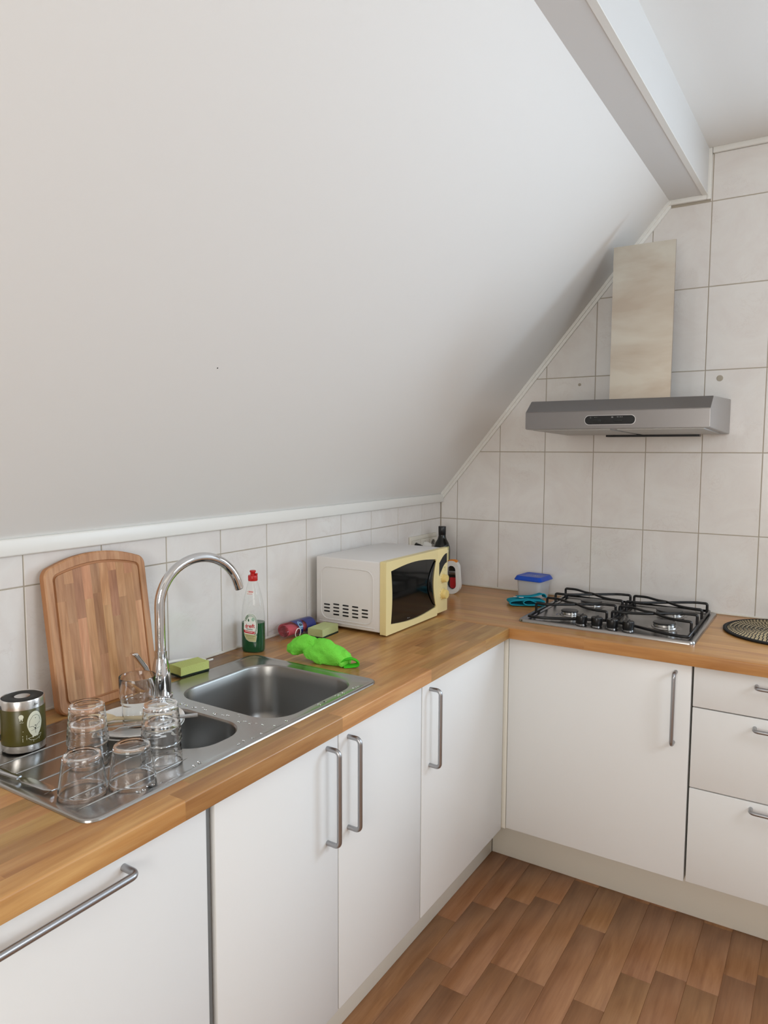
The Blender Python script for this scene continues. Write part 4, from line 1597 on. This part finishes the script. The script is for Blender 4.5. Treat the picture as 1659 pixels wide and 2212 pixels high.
outer = rrect(MY0, DYR - .0006, FZ0, FZ1, .004, 3)
door = frame_with_hole('door', outer, win, fnF, .001, .024, 'mw_yel', mw)
prism('door_window', win, fnF, .002, .0195, 'mw_glass', door)
# bulging grip at the right of the window
lens = []
yR, zB, zT = DYR - .013, FZ0 + .036, FZ1 - .036
for k in range(17):
    t = k / 16
    lens.append((yR - .020 * math.sin(PI * t) + .001, zB + (zT - zB) * t))
for k in range(1, 16):
    t = 1 - k / 16
    lens.append((yR - .020 * math.sin(PI * t) - .034 * math.sin(PI * t) ** .8, zB + (zT - zB) * t))
prism('door_grip', lens, fnF, .0196, .0235, 'mw_glass', door, bev=.0012)
edge = [(MXB + .0245 - mb[0], yR - .020 * math.sin(PI * k / 16) + .0035 - mb[1], zB + (zT - zB) * k / 16 - mb[2]) for k in range(17)]
tube('grip_edge', edge, .003, 'mw_yel', door, 8)
decal_poly('maker_mark', [ell(0, 0, .0022, .0022, 12)] + stroke([(.004, -.0006), (.015, -.0006)], .0013), lambda s, z: (MXB + .0198 - mb[0], MY0 + .145 + s - mb[1], FZ0 + .0305 + z - mb[2]), 'gapgrey', door)
pnl = prism('control_panel', rrect(DYR + .0006, MY1, FZ0 + .006, FZ1, .004, 3), fnF, .001, .0235, 'mw_yel', mw, bev=.002)
PC = (DYR + MY1) / 2 + .004
dsp = [(DYR + .010, FZ1 - .078)]
for k in range(11):
    t = k / 10
    dsp.append((DYR + .012 + .058 * t, FZ1 - .098 + .044 * math.sin(t * PI / 2)))
for k in range(11):
    t = 1 - k / 10
    dsp.append((DYR + .012 + .058 * t, FZ1 - .050 + .030 * math.sin(t * PI / 2)))
prism('display', dsp[1:], fnF, .0232, .0242, 'rubber', pnl)
for zz, r in ((FZ0 + .130, .0145), (FZ0 + .072, .0175)):
    bm = bmesh.new()
    bm_lathe(bm, [(r * 1.12, 0), (r * 1.1, .002), (r, .003), (r * .92, .016), (r * .86, .0175), (0, .0175)], 36)
    bmesh.ops.transform(bm, matrix=Matrix.Translation((MXB + .0235 - mb[0], PC - mb[1], zz - mb[2])) @ Matrix.Rotation(PI / 2, 4, 'Y'), verts=bm.verts[:])
    kn = from_bm('knob', bm, 'mw_yel2', pnl, True, angle=40)
    marks = []
    for a in range(30, 360, 30):
        c, s_ = math.cos(math.radians(a - 90)), math.sin(math.radians(a - 90))
        marks += stroke([(r * 1.2 * c, r * 1.2 * s_), (r * 1.36 * c, r * 1.36 * s_)], .0011)
    decal_poly('dial_marks', marks, lambda s, z: (MXB + .0237 - mb[0], PC + s - mb[1], zz + z - mb[2]), 'print_dark', pnl)
decal_poly('panel_icons', stroke([(-.018, .0), (-.010, .004), (-.006, .004)], .0015) + stroke([(-.012, 0), (-.012, -.010)], .0012) + stroke([(.004, .004), (.012, .007), (.018, .006)], .0015) + stroke([(.015, .004), (.015, -.008)], .0015),
           lambda s, z: (MXB + .0237 - mb[0], PC + s - mb[1], FZ0 + .163 + z - mb[2]), 'olive_txt', pnl)

# ------------------------------------------------------------------ socket plate and plugs
sc = thing('socket_outlet', (0, -.170, 1.118), 'beige triple wall socket behind the microwave', 'socket')
box('faceplate', .0, .010, -.117, .117, -.041, .041, 'socket', sc, bev=.002)
box('faceplate_rail', .009, .0115, -.113, .113, .026, .037, 'socket', sc, bev=.0008)
for k in (-1, 0, 1):
    cy = k * .076
    fr = frame_with_hole('socket', rrect(cy - .036, cy + .036, -.036, .025, .003, 3), ell(cy, -.005, .0205, .0205, 32), lambda a, b, d: (d, a, b), .0095, .0155, 'socket', sc)
    bm = bmesh.new()
    bm_lathe(bm, [(0, .0102), (.0203, .0102)], 28)
    bmesh.ops.transform(bm, matrix=Matrix.Translation((0, cy, -.005)) @ Matrix.Rotation(PI / 2, 4, 'Y'), verts=bm.verts[:])
    from_bm('recess', bm, 'recess', fr)
    for s_ in (-1, 1):
        bm = bmesh.new()
        bm_lathe(bm, [(.0025, .0103), (.0025, .0108), (0, .0108)], 10)
        bmesh.ops.transform(bm, matrix=Matrix.Translation((0, cy + s_ * .0095, -.005)) @ Matrix.Rotation(PI / 2, 4, 'Y'), verts=bm.verts[:])
        from_bm('pin_hole', bm, 'black', fr)
for k, m, lab in ((-1, 'black', 'black mains plug in the left-hand socket'), (0, 'white_pl', 'white mains plug in the middle socket')):
    t = thing('mains_plug', (.0112, -.170 + k * .076, 1.113), lab, 'plug')
    bm = bmesh.new()
    bm_lathe(bm, [(0, 0), (.0185, 0), (.019, .004), (.0165, .018), (.010, .034), (.006, .038), (0, .038)], 28)
    bmesh.ops.transform(bm, matrix=Matrix.Rotation(PI / 2, 4, 'Y'), verts=bm.verts[:])
    from_bm('plug_body', bm, m, t, True, angle=40)
    tube('cable', [(.034, 0, 0), (.039, .002, -.006), (.038, .004, -.03), (.026, .004, -.09), (.013, .002, -.15), (.010, 0, -.187)], .0032, m, t, 8)

# ------------------------------------------------------------------ dark bottle and white canister in the corner
bo = thing('oil_bottle', (.092, -.158, ZC + .0003), 'dark green glass bottle standing in the corner behind the microwave', 'bottle')
lathe('bottle_body', [(.030, 0), (.034, .002), (.0352, .006), (.0352, .175), (.0342, .187), (.0285, .205), (.0200, .220), (.0168, .230), (.0155, .240)], 'bottle', bo, 40)
lathe('cap', [(.0155, .239), (.0162, .24), (.0166, .2745), (.0158, .276), (0, .2762)], 'black', bo, 32, cap0=False)
ob = math.atan2(CAM.y + .158, CAM.x - .092)
decal_poly('label', [rrect(-.014, .020, .13, .192, .004, 3)], lambda s, z: (.0355 * math.cos(ob + .45 + s / .0355), .0355 * math.sin(ob + .45 + s / .0355), z), 'label_k', bo, .003)
decal_poly('label_motif', [ell(.006, .172, .008, .009, 16)], lambda s, z: (.0358 * math.cos(ob + .45 + s / .0355), .0358 * math.sin(ob + .45 + s / .0355), z), 'label_w', bo, .003)

cn0 = Vector((.164, -.200, ZC + .0003))
cn = thing('storage_canister', cn0, 'white oval canister with orange top and red contents beside the microwave', 'canister')
cang = math.radians(-80)
cn.rotation_euler = (0, 0, cang)              # local x faces the camera side
fnC = lambda a, b, d: (d, a, b)


def oval(hw, z0, z1, top, n=14):
    out = []
    rb, rt = hw * .95, top
    for k in range(n + 1):
        a = PI + k / n * PI
        out.append((hw * math.cos(a), z0 + rb + rb * math.sin(a)))
    for k in range(n + 1):
        a = k / n * PI
        out.append((top * math.cos(a), z1 - top + top * math.sin(a)))
    return out


frame_with_hole('frame', oval(.037, .0, .140, .031), oval(.021, .019, .119, .0175), fnC, -.016, .016, 'white_pl', cn)
prism('window', oval(.0208, .0192, .1188, .0173), fnC, -.012, -.006, 'darkwin', cn)
lathe('contents', [(0, .021), (.010, .023), (.0145, .031), (.015, .067), (0, .069)], 'redjar', cn, 24, 0, .004, .25, 1)
box('inner_lid', -.0055, .0045, -.0165, .0165, .080, .096, 'hood', cn, bev=.002)
prism('top_clip', [(p[0], p[1]) for p in ell(.003, .1370, .020, .0075, 20)], fnC, -.010, .012, 'orange', cn, bev=.001)

# ------------------------------------------------------------------ food tub with blue lid
tb0 = Vector((.480, -.090, ZC + .0003))
tb = thing('food_tub', tb0, 'clear plastic food tub with a blue lid behind the teal cloth', 'tub', None, math.radians(-6))
bm = bmesh.new()
lp = ring_loops(bm, [(rrect(-.046, .046, -.046, .046, .014, 6), 0), (rrect(-.048, .048, -.048, .048, .015, 6), .003), (rrect(-.053, .053, -.053, .053, .016, 6), .078), (rrect(-.0515, .0515, -.0515, .0515, .015, 6), .078), (rrect(-.0465, .0465, -.0465, .0465, .014, 6), .0045)])
bm.faces.new(lp[0][::-1]); bm.faces.new(lp[-1])
from_bm('tub_body', bm, 'tub', tb, True, angle=50)
bm = bmesh.new()
lp = ring_loops(bm, [(rrect(-.0605, .0605, -.0605, .0605, .014, 6), .0755), (rrect(-.061, .061, -.061, .061, .014, 6), .0785), (rrect(-.054, .054, -.054, .054, .013, 6), .0915), (rrect(-.051, .051, -.051, .051, .012, 6), .093), (rrect(-.048, .048, -.048, .048, .012, 6), .0915)])
bm.faces.new(lp[0][::-1]); bm.faces.new(lp[-1])
lid = from_bm('lid', bm, 'blue_lid', tb, True, angle=30)
decal_poly('lid_print', stroke([(-.03, .002), (-.022, .006), (-.010, .004), (-.002, .002)], .002) + stroke([(.004, -.003), (.009, .006), (.013, -.002), (.018, .007), (.022, .001), (.028, .006)], .0024) + stroke([(.006, -.006), (.026, -.004)], .002), lambda s, z: (s, z - .008, .0918), 'print_w', lid)

# ------------------------------------------------------------------ teal cloth folded beside the hob
tc0 = Vector((.504, -.236, ZC + .0003))
tcl = thing('cleaning_cloth', tc0, 'folded teal microfibre cloth between the tub and the hob', 'cloth')
tcl.rotation_euler = (0, 0, math.radians(32))      # local x runs left to right as seen, y away


def sheet(name, prof, y0, y1, th, m, parent, wav=.004, seed=0., sk_=0.):
    """ribbon profile (x, z) swept along y, with thickness"""
    pr = []
    P = [Vector((p[0], p[1])) for p in prof]
    n = len(P)
    dense = []
    for i in range(n - 1):
        p0, p1, p2, p3 = P[max(i - 1, 0)], P[i], P[i + 1], P[min(i + 2, n - 1)]
        for k in range(5):
            f = k / 5
            dense.append(.5 * ((2 * p1) + (p2 - p0) * f + (2 * p0 - 5 * p1 + 4 * p2 - p3) * f * f + (3 * p1 - p0 - 3 * p2 + p3) * f ** 3))
    dense.append(P[-1])
    bm = bmesh.new()
    rows = []
    ny = 14
    for j in range(ny + 1):
        t = j / ny
        y = y0 + (y1 - y0) * t
        row = []
        for i, p in enumerate(dense):
            w = noise.noise(Vector((p.x * 18, y * 18, seed)))
            row.append(bm.verts.new((p.x * (1 - .06 * t) + sk_ * t + wav * w, y + wav * noise.noise(Vector((p.x * 25, p.y * 30, seed + 7))), max(th, p.y * (1 - .15 * t) + wav * .5 * w))))
        rows.append(row)
    for a, b in zip(rows, rows[1:]):
        for k in range(len(dense) - 1):
            bm.faces.new((a[k], a[k + 1], b[k + 1], b[k]))
    bmesh.ops.recalc_face_normals(bm, faces=bm.faces[:])
    bmesh.ops.solidify(bm, geom=bm.faces[:], thickness=th)
    for v in bm.verts:
        v.co.z = max(v.co.z, .0002)
    return from_bm(name, bm, m, parent, True, angle=70)


sheet('lower_fold', [(.064, .004), (.02, .004), (-.03, .004), (-.062, .006), (-.072, .014), (-.062, .022), (-.03, .026), (.0, .028), (.03, .026), (.068, .022)], -.045, .038, .003, 'teal', tcl, .004, 1.)
sheet('upper_fold', [(.070, .012), (.045, .010), (.020, .008), (-.002, .008), (-.016, .013), (-.019, .021), (-.010, .028), (.006, .029), (.03, .020), (.072, .013)], -.056, .03, .003, 'teal', tcl, .003, 3.)
sheet('top_fold', [(-.035, .031), (-.01, .033), (.02, .034), (.05, .040), (.066, .045), (.076, .040), (.080, .028)], -.01, .042, .003, 'teal', tcl, .004, 5.)
box('care_tag', -.03, -.012, -.02, -.012, .0305, .0315, 'print_w', tcl)
box('care_tag', -.048, -.034, -.002, .006, .0290, .0300, 'print_w', tcl)

# ------------------------------------------------------------------ gas hob
HBX0, HBX1, HBY0, HBY1 = .582, 1.163, -.517, -.022
hb0 = Vector(((HBX0 + HBX1) / 2, (HBY0 + HBY1) / 2, ZC + .0003))
hob = thing('gas_hob', hb0, 'stainless steel four-burner gas hob with black grates and knobs', 'hob')
hl = lambda x, y, z=0: (x - hb0.x, y - hb0.y, z)


def hrr(d, r=.02):
    return [hl(p[0], p[1])[:2] for p in rrect(HBX0 + d, HBX1 - d, HBY0 + d, HBY1 - d, max(r - d, .004), 6)]


bm = bmesh.new()
lp = ring_loops(bm, [(hrr(0), 0), (hrr(.0005), .004), (hrr(.003), .0085), (hrr(.008), .010), (hrr(.014), .010), (hrr(.02), .0078)])
bm.faces.new(lp[0][::-1]); bm.faces.new(lp[-1])
from_bm('hob_plate', bm, 'hob', hob, True, angle=30)
HZ = .0078
burners = [(.718, -.357, .024), (.735, -.145, .034), (1.043, -.360, .030), (1.020, -.150, .040)]
for bx, by, r in burners:
    c = hl(bx, by)
    b = lathe('burner', [(r + .024, HZ), (r + .020, HZ + .002), (r + .012, HZ + .002), (r + .010, HZ + .006), (r + .006, HZ + .007), (r + .004, HZ + .014), (0, HZ + .014)], 'hob', hob, 40, c[0], c[1], cap0=False)
    lathe('burner_cap', [(r + .006, HZ + .0142), (r + .007, HZ + .016), (r + .005, HZ + .019), (r * .5, HZ + .0205), (0, HZ + .0205)], 'enamel', b, 40, c[0], c[1])
    lathe('igniter', [(.003, HZ + .002), (.003, HZ + .015), (.002, HZ + .017), (0, HZ + .017)], 'white_pl', b, 12, c[0] + (r + .014) * .5, c[1] - (r + .014) * .86)
for kx, ky in ((.793, -.462), (.845, -.462), (.897, -.462), (.949, -.462)):
    c = hl(kx, ky)
    k_ = lathe('knob', [(.0175, HZ + .002), (.0184, HZ + .003), (.0190, HZ + .027), (.0178, HZ + .030), (.006, HZ + .0312), (0, HZ + .0312)], 'black', hob, 36, c[0], c[1])
    lathe('knob_bezel', [(.0192, HZ), (.0196, HZ + .002), (.0182, HZ + .0025)], 'chrome', k_, 36, c[0], c[1])
    box('knob_grip', c[0] - .0022, c[0] + .0022, c[1] - .016, c[1] + .016, HZ + .030, HZ + .0335, 'black', k_, bev=.0012)


def corner_round(pts, r, n=5):
    """polyline with rounded corners"""
    P = [Vector(p) for p in pts]
    out = [P[0]]
    for i in range(1, len(P) - 1):
        a, b, c = P[i - 1], P[i], P[i + 1]
        d1, d2 = (a - b), (c - b)
        rr = min(r, d1.length * .49, d2.length * .49)
        s, e = b + d1.normalized() * rr, b + d2.normalized() * rr
        for k in range(n + 1):
            t = k / n
            out.append(s * (1 - t) ** 2 + b * 2 * t * (1 - t) + e * t * t)
    out.append(P[-1])
    return out


def grate(side):
    """side -1 left, +1 right"""
    x0, x1 = (.612, .868) if side < 0 else (.878, 1.138)
    y0, y1 = -.484, -.048
    g = bpy.data.objects.new('pan_support', None)
    COL.objects.link(g)
    g.parent = hob
    zb = HZ + .008
    zt = HZ + .043
    # base frame: the front rail sweeps back round the knobs
    if side < 0:
        front = [(x0, y0, zb), (x0 + .05, y0 + .002, zb), (x0 + .12, y0 + .030, zb), (x0 + .18, y0 + .058, zb), (x1, y0 + .085, zb)]
        loop = [Vector(p) for p in smoothpath(front, 6)] + [Vector((x1, y1, zb)), Vector((x0, y1, zb))]
    else:
        front = [(x0, y0 + .085, zb), (x0 + .08, y0 + .058, zb), (x0 + .14, y0 + .030, zb), (x1 - .05, y0 + .002, zb), (x1, y0, zb)]
        loop = [Vector(p) for p in smoothpath(front, 6)] + [Vector((x1, y1, zb)), Vector((x0, y1, zb))]
    tube('base_rail', [hl(*p) for p in loop], .0050, 'enamel', g, 8, True)
    for by in ((-.357, -.145)):
        pass
    for (by, w) in ((-.360, .058), (-.147, .060)):
        cx = (x0 + x1) / 2
        for s in (-1, 1):
            ya, yb_ = by + s * w, by - s * w
            if by < -.3 and s < 0:
                ya = by + s * w * (1.0 if side < 0 else .72)
            xL, xR = x0 + .002, x1 - .002
            mid = smoothpath([(xL + .014, ya, zt), (xL + .05, ya - s * .004, zt), (cx - .022, by + s * .016, zt - (.002 if s > 0 else 0)), (cx + .022, by - s * .016, zt - (.002 if s > 0 else 0)), (xR - .05, yb_ + s * .006, zt), (xR - .014, yb_, zt)], 6)
            zoff = .0045 if s > 0 else 0
            mid = [Vector((p.x, p.y, p.z + zoff * math.exp(-((p.x - cx) / .03) ** 2))) for p in mid]
            pts = corner_round([(xL, ya, zb), (xL, ya, zt), tuple(mid[0])], .010) + mid[1:-1] + corner_round([tuple(mid[-1]), (xR, yb_, zt), (xR, yb_, zb)], .010)
            tube('support_rod', [hl(*p) for p in pts], .0047, 'enamel', g, 8)
    for fx in (x0, x1):
        for fy in (y0 + .1, y1 - .02):
            c = hl(fx, fy)
            lathe('rubber_foot', [(.004, HZ), (.005, HZ + .002), (.005, zb)], 'rubber', g, 10, c[0], c[1])
    return g


grate(-1)
grate(1)

# ------------------------------------------------------------------ woven mat
mt0 = Vector((1.392, -.204, ZC + .0003))
mt = thing('woven_mat', mt0, 'round woven straw mat with black stitching beside the hob', 'mat')
rings_n = 15
rw = .0125
for i in range(rings_n):
    r = .006 + i * rw
    seg = max(16, int(2 * PI * r / .012))
    m_ = 'stitch' if i == rings_n - 1 else 'straw'
    if i == 0:
        lathe('coil', [(0, 0), (.009, .0005), (.0105, .004), (.009, .0075), (0, .008)], 'straw', mt, 16)
        continue
    tube('coil', [(r * math.cos(2 * PI * k / seg), r * math.sin(2 * PI * k / seg), .0045) for k in range(seg)], .006, m_, mt, 7, True, rfun=lambda t: (.0066, .0042))
stb = bmesh.new()
for i in range(1, rings_n - 1):
    r = .006 + i * rw
    nst = max(8, int(2 * PI * r / .0125))
    for k in range(nst):
        a = 2 * PI * (k + .5 * (i % 2)) / nst
        da = .55 * rw / r
        p = []
        for j in range(5):
            t = j / 4
            rr = r - rw * .52 + rw * 1.04 * t
            aa = a + da * (t - .5)
            p.append((rr * math.cos(aa), rr * math.sin(aa), .0050 + .0042 * math.sin(PI * t)))
        bm_tube(stb, p, .0014, 4)
    if i % 2 == 0: continue
    ring = [(( r + rw * .5) * math.cos(2 * PI * k / 60), (r + rw * .5) * math.sin(2 * PI * k / 60), .0068) for k in range(60)]
    bm_tube(stb, ring, .0009, 4, True)
tag(from_bm('stitching', stb, 'stitch', mt), kind='stuff')

# ------------------------------------------------------------------ extractor hood
HDX0, HDX1 = .579, 1.173
HF, HT = -.472, -.418
h0 = Vector(((HDX0 + HDX1) / 2, -.24, 1.584))
hd_ = thing('extractor_hood', h0, 'stainless steel extractor hood with chimney plate on the tiled wall', 'extractor hood')
zf0, zf1, zt0, zt1 = 1.5985, 1.6565, 1.697, 1.711
prof = [(-.0005, 1.5865), (-.0005, zt1), (HT, zt0), (HF, zf1), (HF, zf0), (HF + .012, zf0 - .001)]
bm = bmesh.new()
A = [bm.verts.new((HDX0 - h0.x, y - h0.y, z - h0.z)) for y, z in prof]
B = [bm.verts.new((HDX1 - h0.x, y - h0.y, z - h0.z)) for y, z in prof]
bm.faces.new(A); bm.faces.new(B[::-1])
for i in range(len(prof) - 1):
    bm.faces.new((A[i], A[i + 1], B[i + 1], B[i]))
bm.faces.new((A[-1], A[0], B[0], B[-1]))
bmesh.ops.recalc_face_normals(bm, faces=bm.faces[:])
bmesh.ops.bevel(bm, geom=bm.edges[:], offset=.0014, segments=2, affect='EDGES')
body = from_bm('body', bm, 'hood', hd_, True, angle=25)
zu = lambda y: zf0 - .001 + (1.5865 - zf0 + .001) * (y - HF) / (-HF)


def under(name, x0, x1, ya, yb_, m, th, par):
    bm = bmesh.new()
    v = [bm.verts.new((x - h0.x, y - h0.y, zu(y) + dz - h0.z)) for dz in (.0004, -th) for x, y in ((x0, ya), (x1, ya), (x1, yb_), (x0, yb_))]
    for f in ((0, 3, 2, 1), (4, 5, 6, 7), (0, 1, 5, 4), (1, 2, 6, 5), (2, 3, 7, 6), (3, 0, 4, 7)):
        bm.faces.new([v[i] for i in f])
    return from_bm(name, bm, m, par)


xm = (HDX0 + HDX1) / 2
under('filter', HDX0 + .02, xm - .012, HF + .03, -.07, 'filter', .003, hd_)
under('filter', xm + .012, HDX1 - .02, HF + .03, -.07, 'filter', .003, hd_)
under('light_strip', HDX0 + .17, HDX1 - .09, -.066, -.035, 'black', .010, hd_)
# control strip
cpx0, cpx1 = at(1264, 906, 'y', HF).x, at(1372, 906, 'y', HF).x
cpz0, cpz1 = at(1318, 916.5, 'y', HF).z, at(1318, 897.5, 'y', HF).z
fnH = lambda a, b, d: (a - h0.x, HF - d - h0.y, b - h0.z)
prism('control_surround', rrect(cpx0 - .0015, cpx1 + .0015, cpz0 - .0015, cpz1 + .0015, (cpz1 - cpz0) / 2, 8), fnH, -.001, .0012, 'chrome', hd_)
cpn = prism('control_panel', rrect(cpx0, cpx1, cpz0, cpz1, (cpz1 - cpz0) / 2 - .0005, 8), fnH, 0, .0022, 'black', hd_)
zm = (cpz0 + cpz1) / 2
for fx in (.22, .65):
    x_ = cpx0 + (cpx1 - cpx0) * fx
    prism('slider', rrect(x_ - .010, x_ + .018, zm - .007, zm + .002, .003, 4), fnH, .002, .0045, 'rubber', cpn, bev=.0008)
dfH = lambda s, z: (cpx0 + s - h0.x, HF - .0025 - h0.y, zm + z - h0.z)
Lc = cpx1 - cpx0
decal_poly('icons', stroke(ell(.0185, .0085, .0022, .0022, 8) + [(.0207, .0085)], .0006) + [rrect(.032, .0342, .0078, .010, .0004, 2), rrect(Lc * .535, Lc * .535 + .006, .0062, .0112, .0006, 2)] + stroke([(.038, .009), (.040, .009)], .0008), dfH, 'gapgrey', cpn)
decal_text('numerals', '0  1  2  3', .0042, dfH, 'print_w', cpn, 1.1, Lc * .70, .0092)
# chimney plate
CX0, CX1, CYF = .800, 1.008, -.224
zcb, zct = 1.7045, 2.243
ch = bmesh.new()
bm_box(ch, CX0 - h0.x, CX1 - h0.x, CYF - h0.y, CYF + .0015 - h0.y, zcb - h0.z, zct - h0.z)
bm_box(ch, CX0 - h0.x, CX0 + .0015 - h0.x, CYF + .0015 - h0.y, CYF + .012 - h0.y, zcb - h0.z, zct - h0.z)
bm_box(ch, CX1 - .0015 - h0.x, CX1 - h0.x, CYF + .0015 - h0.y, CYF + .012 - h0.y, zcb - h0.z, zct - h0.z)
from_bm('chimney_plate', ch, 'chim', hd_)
box('duct', .835, .945, CYF + .0125, -.03, 1.7105, 2.19, 'hood', hd_, bev=.004, off=h0)
box('wall_bracket', .86, .92, -.0305, -.0005, 1.95, 2.02, 'hood', hd_, off=h0)
